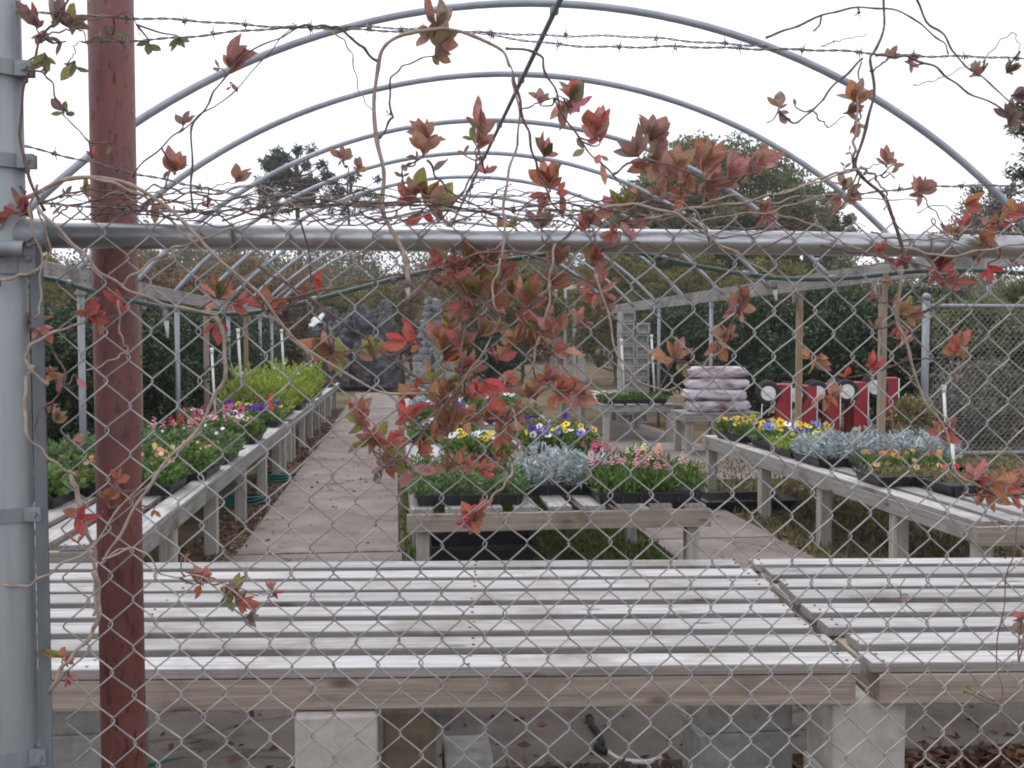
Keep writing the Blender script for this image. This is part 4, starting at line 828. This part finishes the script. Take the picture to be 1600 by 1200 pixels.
# ============================================================ VINES ON THE FENCE
def leaf_shape(curl, foldv, wid):
    rows = [(0, .02), (.14, .20), (.32, .40), (.52, .50), (.72, .42), (.88, .22), (1., .0)]
    V = []; F = []
    for t, wd in rows:
        zc = curl*t*t; hw = wd*wid
        V += [(t, -hw, zc+foldv*hw+.02*math.sin(t*9)), (t, 0, zc), (t, hw, zc+foldv*hw+.02*math.sin(t*7+1))]
    for i in range(len(rows)-1):
        for j in (0, 1): a = i*3+j; F.append((a, a+1, a+4, a+3))
    return mesh_from('leaf', V, F, M['leaf'])
LEAVES = [leaf_shape(.18, .35, .52), leaf_shape(-.22, .5, .46), leaf_shape(.38, .25, .56), leaf_shape(-.05, .7, .5), leaf_shape(-.4, .3, .5), leaf_shape(.05, .15, .62)]
LC = dict(r=(.46, .115, .11), R=(.54, .065, .085), b=(.38, .185, .165), p=(.55, .225, .24), o=(.43, .185, .115), g=(.27, .25, .085), d=(.31, .22, .19), G=(.15, .19, .09), k=(.18, .12, .13))
def tangle(n, u0, u1, v0, v1, seed):
    """thin loose runners along the top rail"""
    rs = random.Random(seed); out = []
    for k in range(n):
        u = rs.uniform(u0, u1-60); v = rs.uniform(v0, v1); px = [(u, v)]; du = rs.choice((1, 1, 1, -1))
        for q in range(rs.randint(4, 7)):
            u += du*rs.uniform(22, 52); v += rs.uniform(-20, 20); v = v+(8 if v < v0 else -12 if v > v1 else 0); px.append((u, v))
        out.append((px, rs.uniform(.8, 1.7), rs.random() < .62, rs.uniform(-.03, .01)))
    return out
def vine(label, stems, clusters, base=None):
    """stems: (pixels, radius_mm, dark?, depth offset); clusters: (u, v, leaf px, colours, axis deg, count)"""
    first = stems[0][0][0]; Y0 = YF+stems[0][3]
    root = thing('climbing_vine', PY(*first, Y0), label, 'vine', 'vines on the fence')
    samples = []
    for px, rad, dark, off in stems:
        Y = YF+(off if off <= -.045 else -.038+off*.4); pts = catmull([PY(u, v, Y) for u, v in px], 7); n = len(pts); s = np.linspace(0, 1, n)
        ph = random.uniform(0, 6); pts[:, 1] += .010*np.sin(s*7+ph)+.004*np.sin(s*19+ph); pts[:, 0] += .0018*np.sin(s*31+ph); pts[:, 2] += .0016*np.sin(s*37+2*ph)
        mb = MB(); rr = rad/1000*np.linspace(1, .55, n)*(1+.12*np.sin(s*40+ph)); rr[::7] *= 1.18
        mb.tube(pts, rr, 7); link('stem', mb.mesh('stem', M['stem_dark' if dark else 'stem']), root)
        samples += [p for p in pts]
    S = np.array(samples)
    for cl in clusters:
        u, v, sz, cols = cl[:4]; ax = cl[4] if len(cl) > 4 else random.uniform(60, 120); cnt = (cl[5] if len(cl) > 5 else random.randint(5, 7)); cnt = cnt+1 if cnt > 3 else cnt
        Y = YF+random.uniform(-.045, .03); c = PY(u, v, Y); L = sz*.9/1600*1.72
        d = np.linalg.norm(S-c, axis=1); i = int(np.argmin(d))
        axv = np.array((math.cos(math.radians(ax)), random.uniform(-.25, .1), math.sin(math.radians(ax))))
        bpt = c - axv*L*.45
        if .012 < d[i] < .11:
            q = S[i]; mid = (q+bpt)/2 + np.array((random.uniform(-.008, .008), random.uniform(-.01, .004), -.006)); mb = MB(); mb.tube(catmull([q, mid, bpt, bpt+axv*L*.2], 5), np.linspace(.0017, .0009, 16), 6); link('twig', mb.mesh('twig', M['stem_dark']), root)
        for k in range(cnt):
            spread = (k/(max(1, cnt-1))-.5)*random.uniform(1.3, 2.3) if cnt > 1 else 0
            a = math.radians(ax)+spread; tilt = random.uniform(-.75, .35); lv = np.array((math.cos(a)*math.cos(tilt), math.sin(tilt), math.sin(a)*math.cos(tilt)))
            o = link('leaf', LEAVES[random.randrange(6)], root); X = Vector(lv).normalized()
            nrm = Vector((random.uniform(-.9, .9), -1.2, random.uniform(-.5, .9))); Yv = nrm.cross(X).normalized(); Zv = X.cross(Yv)
            s = L*random.choice((.5, .68, .78, .85, .92, 1.0))*(1 if abs(spread) < .8 else .85)
            Mx = Matrix((X*s, Yv*s*random.uniform(.6, 1.1), Zv*s*random.uniform(.6, 1.9))).transposed().to_4x4()
            st = bpt + axv*L*random.uniform(0, .28)
            o.matrix_basis = Matrix.Translation(st) @ Mx
            cc = LC[cols[k % len(cols)]]; f = random.uniform(1.0, 1.6); o.color = (cc[0]*f, cc[1]*f*random.uniform(.85, 1.25), cc[2]*f*random.uniform(.85, 1.2), 1)

vine('vine of curled grey green and maroon leaves at the top left post', [
    ([(70, 330), (40, 250), (35, 180), (45, 110), (60, 60), (95, 20), (120, -30)], 2.6, True, .0),
    ([(45, 110), (75, 120), (85, 150), (100, 180), (130, 210), (145, 230)], 1.6, True, -.01),
    ([(60, 60), (100, 50), (125, 45), (140, 80)], 1.5, True, -.02),
    ([(95, 20), (130, 30), (200, 20), (222, 60)], 1.2, True, .01), ([(100, 100), (118, 78), (126, 62)], 1.0, True, 0),
    ], [(55, 30, 42, 'rd', 100, 6), (100, 28, 50, 'dk', 20, 6), (120, 38, 40, 'dkg', -20, 5), (70, 60, 30, 'dp', -80, 5), (68, 98, 36, 'Ggd', -100, 5), (116, 112, 42, 'gG', -90, 3), (92, 68, 24, 'k', 200, 3), (232, 76, 30, 'G', -90, 3), (278, 66, 26, 'G', -80, 4), (92, 168, 28, 'Gk', 130, 3), (112, 172, 24, 'Gd', 40, 2), (145, 235, 26, 'r', 80, 3), (172, 232, 24, 'g', 260, 1), (12, 95, 38, 'ogd', 0, 4), (150, 68, 26, 'G', -100, 2), (182, 48, 24, 'G', 40, 2)])
vine('vine with scarlet leaves climbing between the grey and red posts', [
    ([(150, 890), (152, 960), (135, 1000), (100, 1040), (80, 1080)], 4.2, False, .02),
    ([(115, 740), (125, 780), (140, 850), (148, 900), (150, 960)], 4.2, False, .03),
    ([(70, 600), (45, 570), (48, 545), (80, 520), (125, 505), (140, 490)], 3.0, False, -.03),
    ([(45, 570), (40, 620), (48, 680), (80, 720), (115, 745)], 3.2, False, -.03),
    ([(5, 440), (35, 430), (60, 420), (75, 380), (60, 330), (72, 300)], 2.4, False, -.03),
    ([(65, 290), (45, 330), (60, 400), (65, 470), (60, 500)], 2.2, False, -.04),
    ([(60, 510), (100, 590), (60, 650), (65, 700)], 1.8, True, 0),
    ([(-20, 912), (30, 918), (62, 905), (100, 880), (150, 850), (180, 800), (240, 740)], 2.4, False, -.05),
    ], [(22, 300, 46, 'rob', 90, 6), (40, 325, 42, 'rb', 30, 5), (10, 335, 40, 'br', 190, 4), (6, 392, 40, 'R', 200, 2), (50, 366, 36, 'r', 40, 3), (12, 445, 44, 'R', 10, 2), (58, 500, 40, 'rob', 60, 5), (72, 520, 38, 'pr', -60, 3), (82, 588, 42, 'oro', 190, 4), (128, 600, 46, 'p', -50, 1), (145, 490, 40, 'Rr', 20, 5), (185, 470, 46, 'R', 100, 3), (165, 505, 36, 'p', -40, 2), (70, 640, 26, 'bd', 90, 5), (90, 650, 30, 'bd', 60, 4), (120, 690, 24, 'b', 60, 4), (138, 808, 46, 'R', 5, 3), (120, 805, 34, 'or', 170, 3), (170, 770, 36, 'ob', 80, 4), (185, 745, 26, 'r', 60, 3), (90, 1018, 36, 'og', 120, 3), (112, 1060, 32, 'pR', -60, 3), (108, 1030, 26, 'rk', 10, 3), (122, 838, 22, 'r', 90, 2), (55, 872, 18, 'R', 0, 2), (125, 738, 18, 'r', 80, 2), (240, 800, 22, 'o', -90, 3)])
vine('long pale vine stem arching over the rail beside the red post', [
    ([(30, 310), (70, 290), (110, 280), (155, 276), (205, 290), (255, 318), (290, 350), (340, 400), (400, 455), (440, 505), (490, 552), (560, 597), (610, 614), (668, 617)], 3.4, False, -.035),
    ([(60, 325), (90, 355), (130, 395), (165, 432), (210, 457), (270, 478), (340, 491)], 2.9, False, -.03),
    ([(145, 278), (215, 302), (270, 350), (310, 385), (330, 398)], 2.6, False, -.04),
    ([(338, 492), (350, 540), (350, 585), (335, 620), (300, 680), (250, 735), (215, 790), (185, 840), (160, 880)], 3.6, False, -.05),
    ([(185, 445), (215, 425), (260, 395), (300, 380), (350, 360), (400, 345)], 2.5, False, -.02),
    ([(298, 330), (300, 270), (302, 200), (330, 160), (348, 125), (380, 85), (440, 55), (470, 38)], 1.9, True, -.01),
    ([(205, 275), (260, 225), (310, 185), (360, 145), (420, 80), (455, 40)], 1.4, True, .01),
    ([(300, 330), (320, 310), (340, 290), (370, 283)], 1.2, True, 0), ([(200, 300), (120, 320), (80, 345)], 2.0, True, -.01), ([(65, 320), (120, 300), (180, 298), (260, 312), (330, 335)], 1.8, True, -.02),
    ([(190, 470), (188, 520), (195, 545), (180, 560), (140, 580)], 1.8, False, -.05),
    ]+tangle(13, 60, 480, 285, 345, 3), [(365, 92, 52, 'bbo', 75, 7), (362, 140, 30, 'r', -80, 2), (335, 105, 28, 'b', 170, 2), (290, 186, 34, 'db', 70, 4), (275, 255, 44, 'bbo', 80, 6), (268, 275, 30, 'b', -90, 2), (374, 275, 36, 'b', 60, 5), (240, 325, 38, 'bd', -80, 3), (140, 292, 34, 'og', 10, 3), (325, 315, 22, 'r', 90, 3), (98, 325, 26, 'd', -90, 2), (345, 450, 44, 'orG', 80, 5), (318, 466, 44, 'p', 185, 2), (340, 525, 52, 'R', -85, 3), (375, 478, 44, 'pr', -10, 4), (412, 470, 44, 'rob', 120, 6), (430, 480, 40, 'rpo', 30, 5), (470, 458, 34, 'R', 175, 2), (495, 432, 30, 'R', 40, 3), (505, 442, 34, 'R', -20, 2), (425, 625, 34, 'R', 0, 3), (105, 300, 22, 'k', 50, 3)])
vine('tall pale forked vine rising into the sky left of centre', [
    ([(640, 440), (632, 405), (612, 360), (598, 320), (598, 270), (590, 215), (584, 150), (590, 100), (604, 72), (640, 52), (690, 47), (740, 58), (780, 80), (797, 108)], 4.2, False, -.02),
    ([(592, 95), (560, 68), (530, 48), (490, 40), (450, 40)], 2.6, True, -.015),
    ([(592, 216), (608, 190), (613, 178), (608, 150), (614, 122), (630, 105), (656, 93), (700, 80)], 2.0, True, -.02),
    ([(515, 50), (540, 68), (552, 95), (558, 130), (570, 158), (586, 178)], 1.3, False, -.02),
    ([(556, 315), (548, 290), (543, 258)], 1.6, True, 0), ([(548, 290), (558, 272)], 1., True, 0),
    ([(410, 335), (470, 325), (540, 318), (620, 318), (720, 325)], 2.2, True, .0), ([(560, 330), (600, 350), (640, 340), (680, 315)], 1.6, True, .0),
    ([(350, 345), (420, 322), (500, 312), (580, 322), (660, 316), (760, 330), (860, 318), (960, 316)], 1.8, True, -.01), ([(300, 300), (380, 330), (470, 345), (560, 338)], 1.3, True, -.01), ([(480, 352), (540, 335), (590, 342), (650, 330), (700, 300)], 1.2, True, -.02), ([(420, 350), (450, 318), (500, 305), (560, 310), (600, 330)], 1.2, False, -.01),
    ]+tangle(9, 380, 760, 300, 350, 5), [(680, 30, 56, 'dbd', 92, 5), (668, 55, 44, 'bd', 250, 4), (700, 58, 42, 'bdg', 40, 5), (690, 84, 38, 'dbk', 10, 5), (605, 178, 14, 'd', 180, 2), (535, 240, 32, 'bd', 90, 4), (528, 250, 20, 'd', 180, 2), (560, 258, 24, 'bd', 70, 4), (500, 318, 16, 'R', 90, 2), (416, 322, 20, 'k', 90, 3), (462, 36, 12, 'k', 90, 2)])
vine('brown leaved vine with upright shoots above the middle of the rail', [
    ([(785, 405), (787, 340), (792, 280), (806, 235), (812, 190), (802, 130), (797, 108)], 2.6, False, -.03),
    ([(802, 115), (812, 165), (826, 215), (840, 262), (858, 305), (880, 340)], 2.6, True, -.02),
    ([(790, 72), (830, 82), (846, 92), (852, 115), (866, 145), (880, 180), (905, 215), (935, 248), (960, 275), (1000, 305), (1050, 320)], 2.2, True, -.03),
    ([(812, 175), (850, 158), (872, 150), (890, 158)], 1.4, True, -.03),
    ([(668, 250), (690, 285), (720, 310), (780, 340), (830, 360)], 2.0, True, -.03),
    ([(748, 240), (735, 280), (715, 310), (690, 340), (650, 375), (615, 395)], 1.8, True, -.03),
    ([(752, 245), (735, 300), (732, 330)], 1.4, True, -.02), ([(765, 275), (740, 290), (712, 310)], 1.3, True, -.02),
    ([(628, 260), (628, 300), (640, 320)], 1.1, True, 0), ([(860, 300), (820, 320), (800, 350)], 1.4, True, 0), ([(768, 320), (775, 300), (800, 288)], 1.4, True, 0), *tangle(10, 640, 1000, 295, 350, 8),
    ], [(668, 205, 52, 'bob', 90, 6), (664, 228, 40, 'bo', 80, 5), (690, 255, 28, 'd', 215, 1), (645, 240, 24, 'k', 120, 2), (640, 262, 30, 'k', -30, 2), (750, 195, 52, 'bp', 95, 4), (752, 218, 46, 'bob', 60, 6), (735, 212, 30, 'G', 120, 2), (758, 258, 34, 'b', 90, 3), (722, 232, 26, 'd', 110, 2), (628, 268, 22, 'k', 90, 2), (650, 290, 46, 'gb', 80, 5), (672, 300, 48, 'gbo', 60, 6), (640, 308, 38, 'r', 170, 4), (690, 318, 50, 'pgb', 20, 5), (660, 340, 36, 'R', -90, 2), (845, 152, 32, 'pd', 90, 5), (895, 148, 46, 'prG', 75, 6), (885, 172, 46, 'pd', -80, 5), (905, 165, 36, 'p', 10, 3), (935, 190, 54, 'pbr', 80, 6), (928, 208, 48, 'pr', 120, 5), (940, 258, 42, 'p', -80, 3), (905, 232, 30, 'd', 170, 2), (855, 232, 40, 'pbG', 70, 5), (858, 278, 54, 'rbo', 95, 6), (885, 302, 44, 'r', 0, 3), (848, 312, 40, 'rb', 250, 4), (870, 195, 22, 'k', 200, 2)])
vine('dense brown and green vine mass hanging over the middle of the rail', [
    ([(640, 470), (690, 420), (760, 395), (830, 400), (900, 430), (960, 470)], 2.6, True, -.03),
    ([(400, 415), (450, 445), (510, 485), (560, 520), (600, 552), (650, 590)], 2.4, True, -.03),
    ([(430, 470), (500, 455), (560, 442), (620, 430), (680, 430), (740, 460), (790, 500)], 2.0, True, -.02),
    ([(705, 380), (720, 440), (725, 500), (720, 560), (715, 620), (700, 680)], 2.6, True, -.04),
    ([(790, 390), (775, 430), (768, 465), (780, 500), (755, 550), (720, 600)], 2.2, False, -.03),
    ([(868, 380), (860, 420), (855, 480), (842, 530), (832, 570), (815, 610)], 2.2, False, -.03),
    ([(720, 600), (690, 640), (660, 680), (630, 715), (600, 730)], 2.2, True, -.04),
    ([(810, 690), (805, 720), (795, 745), (770, 775), (745, 800)], 2.6, False, -.04), ([(800, 630), (806, 660), (808, 700)], 2.0, False, -.04),
    ([(800, 480), (840, 520), (870, 560), (900, 600)], 1.8, True, -.02),
    ], [(705, 370, 50, 'gb', 80, 6), (775, 465, 50, 'bpo', 30, 6), (800, 450, 50, 'gb', 100, 6), (725, 530, 48, 'bgr', 90, 6), (840, 530, 46, 'obg', 60, 6), (880, 545, 40, 'pb', 20, 5), (640, 535, 44, 'Ro', 170, 2), (750, 425, 50, 'bgr', -60, 6), (760, 510, 44, 'bg', 60, 6), (735, 650, 44, 'ob', 10, 6), (690, 670, 44, 'rgb', -60, 5), (865, 510, 44, 'bp', 100, 6), (870, 400, 42, 'b', 100, 6), (685, 405, 36, 'rb', 190, 5), (765, 400, 36, 'pb', 120, 5), (725, 480, 40, 'rbp', 180, 6), (700, 500, 36, 'bg', 90, 5), (820, 490, 38, 'pr', -40, 5), (790, 425, 38, 'rb', 60, 5), (905, 500, 34, 'bp', 60, 4), (745, 610, 38, 'rR', 60, 5), (670, 585, 34, 'gb', 120, 4), (665, 700, 38, 'gbr', 30, 5), (640, 610, 36, 'ro', 100, 4), (850, 475, 36, 'b', 200, 5), (710, 600, 40, 'bog', 20, 5), (815, 640, 34, 'rb', -20, 4), (690, 440, 34, 'bd', 140, 4), (735, 395, 52, 'gob', 60, 6), (715, 415, 50, 'rb', 200, 6), (795, 360, 44, 'gb', 80, 5), (790, 385, 40, 'b', 10, 5), (740, 450, 58, 'bgo', 90, 7), (830, 462, 54, 'brg', 70, 7), (865, 440, 50, 'bo', 40, 6), (890, 375, 44, 'rp', 80, 5), (845, 345, 44, 'bd', 90, 5), (910, 360, 44, 'rb', -60, 5), (935, 440, 44, 'p', 100, 4), (948, 470, 48, 'pb', -70, 4), (925, 465, 36, 'r', 200, 4), (640, 520, 34, 'R', 170, 3), (510, 540, 56, 'gob', 130, 7), (530, 560, 44, 'bg', -40, 5), (580, 545, 44, 'og', 100, 6), (628, 530, 42, 'rR', 160, 3), (690, 520, 56, 'bo', 100, 6), (700, 550, 58, 'gbo', 60, 7), (730, 575, 52, 'brb', 0, 6), (780, 550, 44, 'rb', 80, 5), (805, 520, 50, 'bgo', 100, 6), (790, 598, 44, 'pr', 0, 5), (765, 610, 44, 'R', -60, 4), (655, 605, 24, 'R', 0, 2), (645, 640, 62, 'R', 40, 3), (625, 648, 44, 'r', 150, 3), (690, 620, 54, 'bor', 100, 7), (705, 650, 56, 'gob', 60, 7), (770, 640, 46, 'rp', 60, 5), (790, 665, 50, 'br', -30, 6), (780, 685, 36, 'or', -90, 4), (562, 636, 46, 'rb', 90, 5), (555, 660, 40, 'bg', 200, 4), (575, 655, 28, 'R', 0, 2), (570, 690, 52, 'obg', 185, 4), (590, 685, 46, 'gr', 60, 4), (612, 705, 48, 'Rro', 80, 6), (610, 725, 54, 'rgb', -30, 7), (590, 735, 44, 'kr', 200, 3), (650, 742, 46, 'p', -50, 2), (625, 680, 40, 'R', 10, 3), (740, 795, 46, 'Rr', 90, 4), (732, 812, 46, 'R', 190, 4), (748, 812, 40, 'ro', 10, 4), (730, 720, 40, 'br', 20, 5), (760, 735, 36, 'r', 0, 4), (700, 725, 36, 'bg', 80, 4), (855, 585, 46, 'ob', 100, 5), (880, 605, 46, 'pr', 20, 5), (905, 615, 46, 'pbo', -20, 6), (872, 625, 40, 'o', -80, 4), (830, 610, 42, 'rbg', 120, 5)])
vine('vine with a clump of dusty brown leaves right of centre', [
    ([(930, 330), (980, 320), (1050, 335), (1110, 370), (1160, 400), (1210, 432)], 2.8, False, -.04),
    ([(1000, 345), (1080, 325), (1150, 318), (1220, 302), (1290, 280), (1345, 262)], 2.4, False, -.03),
    ([(960, 270), (1000, 250), (1050, 262), (1110, 280), (1180, 270)], 2.0, True, -.03),
    ([(930, 430), (950, 500), (968, 560), (1000, 595), (1045, 610), (1085, 585), (1110, 560), (1130, 540)], 2.2, False, -.03),
    ([(1150, 440), (1155, 470), (1145, 510), (1130, 540)], 1.6, True, -.02), ([(940, 390), (1000, 380), (1060, 400)], 1.8, True, -.02), ([(800, 330), (880, 318), (960, 330), (1040, 322), (1120, 330)], 1.6, True, -.02), ([(820, 345), (900, 335), (980, 312), (1060, 308), (1140, 300)], 1.3, True, -.015), ([(1160, 400), (1230, 370), (1290, 330), (1340, 270)], 1.5, True, -.02), ([(1180, 330), (1250, 345), (1320, 380), (1380, 400)], 1.6, False, -.02), *tangle(9, 900, 1320, 300, 370, 12),
    ([(1110, 375), (1090, 340), (1060, 310), (1030, 290)], 1.6, False, -.02),
    ], [(990, 228, 50, 'bk', 120, 5), (1020, 212, 56, 'bd', 80, 6), (1030, 240, 50, 'bd', 20, 5), (1010, 262, 44, 'ob', 200, 5), (1050, 255, 58, 'bob', 80, 6), (1065, 280, 50, 'bo', 250, 6), (1100, 250, 58, 'bpo', 90, 7), (1120, 280, 56, 'bo', 30, 7), (1105, 300, 44, 'bgr', -80, 6), (1145, 265, 52, 'bp', 60, 6), (1170, 262, 48, 'bd', 90, 6), (1195, 250, 46, 'bp', 30, 6), (1060, 305, 40, 'r', 180, 5), (1030, 300, 36, 'b', 90, 5), (975, 312, 46, 'go', 90, 5), (945, 322, 44, 'p', 150, 4), (985, 345, 40, 'b', 0, 4), (995, 362, 44, 'p', -45, 2), (1198, 345, 40, 'rb', -80, 4), (1188, 325, 34, 'b', 100, 4), (920, 340, 40, 'bp', 90, 5), (955, 365, 36, 'br', 190, 4), (1060, 545, 46, 'ob', 50, 6), (1035, 565, 44, 'o', 190, 3), (1065, 575, 32, 'g', -70, 3), (1155, 468, 50, 'ob', 80, 5), (1150, 490, 38, 'op', -100, 4), (1128, 520, 44, 'ob', 120, 5), (1120, 545, 36, 'bo', -90, 4), (1145, 525, 32, 'b', 0, 3), (930, 400, 40, 'br', 70, 4)])
vine('tall crossing vine stems with small brown leaves at the upper right', [
    ([(1418, 420), (1405, 350), (1385, 310), (1350, 275), (1338, 250), (1350, 200), (1360, 150), (1358, 100), (1368, 75), (1382, 35), (1386, -30)], 3.4, True, -.03),
    ([(1335, 250), (1332, 215), (1345, 150), (1345, 95)], 2.6, False, -.025),
    ([(1345, 95), (1310, 125), (1285, 155), (1270, 172), (1250, 188), (1232, 186), (1218, 176), (1195, 195)], 2.0, True, -.04),
    ([(1272, 168), (1278, 188), (1295, 198), (1322, 180)], 1.4, True, -.03),
    ([(1195, 60), (1250, 38), (1310, 15), (1370, 10), (1420, 30), (1460, 60), (1482, 84)], 2.0, True, -.02),
    ([(1415, -20), (1450, 30), (1484, 62), (1510, 98), (1540, 130), (1580, 165), (1620, 200)], 1.9, True, -.03),
    ([(1365, 90), (1420, 92), (1470, 112), (1520, 142), (1580, 178), (1640, 210)], 2.2, True, -.02),
    ([(1280, 76), (1310, 62), (1350, 57)], 1.2, False, -.03), ([(1430, 132), (1470, 122), (1510, 104), (1550, 96)], 1.0, False, -.03), ([(1540, 95), (1575, 55), (1600, 78)], 1.1, False, -.03),
    ([(1340, 262), (1370, 275), (1382, 300), (1378, 330)], 2.4, False, -.03), ([(1345, 275), (1360, 262), (1385, 250)], 1.3, True, -.03), ([(1350, 285), (1380, 272), (1395, 268)], 1.2, True, -.03),
    ([(1440, 300), (1450, 325), (1480, 355), (1500, 370)], 1.3, True, -.03), ([(1340, 265), (1300, 272), (1250, 292), (1195, 308)], 2.4, False, -.035), ([(1355, 115), (1385, 95), (1395, 85)], 1.6, True, -.03), ([(1345, 270), (1310, 330), (1280, 365)], 1.6, True, -.02),
    ], [(1218, 160, 38, 'bd', 80, 3), (1222, 182, 26, 'd', -70, 3), (1240, 158, 26, 'k', 110, 1), (1335, 150, 44, 'bod', 90, 5), (1332, 172, 36, 'db', 20, 6), (1340, 200, 28, 'b', -70, 3), (1393, 82, 34, 'bd', 60, 3), (1425, 96, 28, 'bp', 0, 4), (1384, 246, 36, 'bd', 90, 5), (1398, 256, 24, 'b', 30, 3), (1397, 271, 20, 'd', 10, 2), (1440, 290, 40, 'bdb', 60, 6), (1432, 302, 32, 'b', 190, 4), (1318, 282, 36, 'rd', 90, 4), (1335, 305, 34, 'bd', -40, 5), (1310, 315, 32, 'dr', -110, 4), (1525, 112, 32, 'bo', 40, 3), (1518, 108, 24, 'd', 130, 3), (1340, 25, 16, 'd', -90, 2), (1275, 48, 10, 'd', 0, 2), (1325, 235, 18, 'd', 140, 2), (1318, 258, 18, 'k', 100, 2), (1576, 178, 40, 'k', 80, 6), (1582, 190, 34, 'kd', -60, 6), (1578, 105, 30, 'k', 60, 5), (1592, 150, 34, 'k', 0, 5)])
vine('vine with orange red leaves along the right end of the fence', [
    ([(1380, 380), (1430, 390), (1480, 400), (1540, 390), (1600, 380), (1640, 375)], 2.6, False, -.03),
    ([(1405, 420), (1402, 480), (1410, 520), (1428, 560), (1445, 620), (1465, 655), (1480, 690), (1492, 740), (1530, 760)], 2.8, False, -.035),
    ([(1428, 562), (1455, 560), (1485, 558)], 1.4, True, -.03), ([(1500, 370), (1540, 350), (1590, 335)], 1.6, True, -.03), ([(1430, 410), (1470, 440), (1500, 430)], 1.3, True, -.03), ([(1280, 385), (1340, 395), (1400, 405), (1460, 420)], 2.0, True, -.03),
    ([(1450, 480), (1480, 470), (1490, 440)], 1.2, True, -.02), ([(1500, 770), (1560, 775), (1620, 770)], 1.6, True, -.03), *tangle(8, 1300, 1640, 330, 420, 15), ([(1590, 820), (1570, 900), (1560, 1000), (1568, 1080), (1555, 1130)], 1.2, True, -.05), ([(1568, 1040), (1600, 1035)], .8, True, -.05), ([(1410, 900), (1412, 950), (1440, 970)], .9, False, -.05),
    ], [(1515, 318, 36, 'ro', 10, 4), (1505, 345, 34, 'rb', 90, 4), (1540, 372, 48, 'og', 70, 5), (1575, 338, 44, 'Ro', 20, 5), (1592, 325, 40, 'or', 90, 5), (1585, 390, 48, 'o', 10, 4), (1525, 395, 40, 'rb', -80, 5), (1490, 360, 34, 'bg', 100, 4), (1402, 408, 40, 'R', 80, 3), (1468, 412, 46, 'rb', 90, 6), (1485, 438, 44, 'rp', -10, 5), (1460, 435, 34, 'r', 210, 4), (1545, 425, 36, 'R', -85, 3), (1375, 385, 30, 'r', 80, 4), (1550, 345, 32, 'bo', 80, 4), (1412, 480, 44, 'bog', 70, 5), (1425, 492, 36, 'ob', 0, 4), (1405, 515, 36, 'rd', -100, 4), (1420, 525, 36, 'p', -40, 3), (1360, 460, 30, 'b', 90, 3), (1370, 505, 26, 'kb', 60, 3), (1385, 440, 26, 'b', 180, 3), (1495, 540, 44, 'or', 80, 4), (1492, 555, 34, 'o', 250, 3), (1500, 590, 26, 'o', -60, 2), (1470, 665, 46, 'rob', 100, 6), (1480, 680, 40, 'or', 0, 5), (1460, 660, 30, 'r', 170, 2), (1532, 745, 50, 'pr', 80, 6), (1515, 735, 40, 'b', 120, 3), (1560, 755, 52, 'o', 15, 4), (1545, 775, 48, 'og', -60, 5), (1588, 770, 50, 'Ro', 0, 4), (1590, 740, 40, 'bo', 60, 4), (1365, 565, 32, 'R', 60, 4), (1358, 572, 28, 'pR', 190, 3), (1322, 580, 28, 'R', 90, 3), (1278, 565, 40, 'ob', -20, 5), (1262, 555, 28, 'o', 120, 3), (1300, 610, 44, 'ob', 90, 5), (1290, 625, 34, 'o', -80, 4), (1598, 975, 36, 'kd', -90, 4), (1595, 960, 26, 'rd', 100, 3), (1520, 1072, 26, 'g', 10, 2), (1508, 1088, 22, 'g', -90, 2), (1410, 935, 22, 'd', -60, 3)])
vine('low sprig with three small red shoots in front of the bench slats', [
    ([(165, 872), (200, 857), (225, 862), (245, 890), (262, 905), (300, 900), (330, 905), (370, 925), (400, 955)], 1.7, False, -.05), ([(340, 910), (390, 925), (430, 928)], 1.1, True, -.05), ([(160, 880), (180, 862), (205, 857)], 2., False, -.05)],
    [(318, 898, 34, 'rp', 90, 5), (332, 905, 30, 'p', 0, 3), (312, 920, 26, 'r', -100, 3), (366, 922, 40, 'gb', 95, 5), (382, 940, 38, 'rk', -10, 5), (360, 945, 30, 'g', -110, 3), (425, 910, 32, 'p', 95, 3), (432, 925, 26, 'r', 0, 3), (395, 965, 28, 'kd', -30, 4), (290, 872, 16, 'r', 0, 2)])
print('tris', sum(len(p.vertices)-2 for m_ in bpy.data.meshes for p in []) if False else sum(len(m_.loops)-2*len(m_.polygons) for m_ in bpy.data.meshes), 'objects', len(bpy.data.objects))

# ============================================================ AIR
hz = MB(); hz.box((0, 60, 8), (360, 260, 18)); me = bpy.data.meshes.new('haze'); me.from_pydata(hz.V, [], hz.F); hm = bpy.data.materials.new('haze'); hm.use_nodes = True; ht = hm.node_tree
ht.nodes.remove(ht.nodes['Principled BSDF']); pv = ht.nodes.new('ShaderNodeVolumePrincipled'); pv.inputs['Color'].default_value = (.93, .94, .97, 1); pv.inputs['Density'].default_value = .0009
ht.links.new(pv.outputs[0], ht.nodes['Material Output'].inputs['Volume']); me.materials.append(hm); o = link('haze', me); tag(o, 'thin pale air haze filling the whole nursery yard', 'haze', kind='stuff')
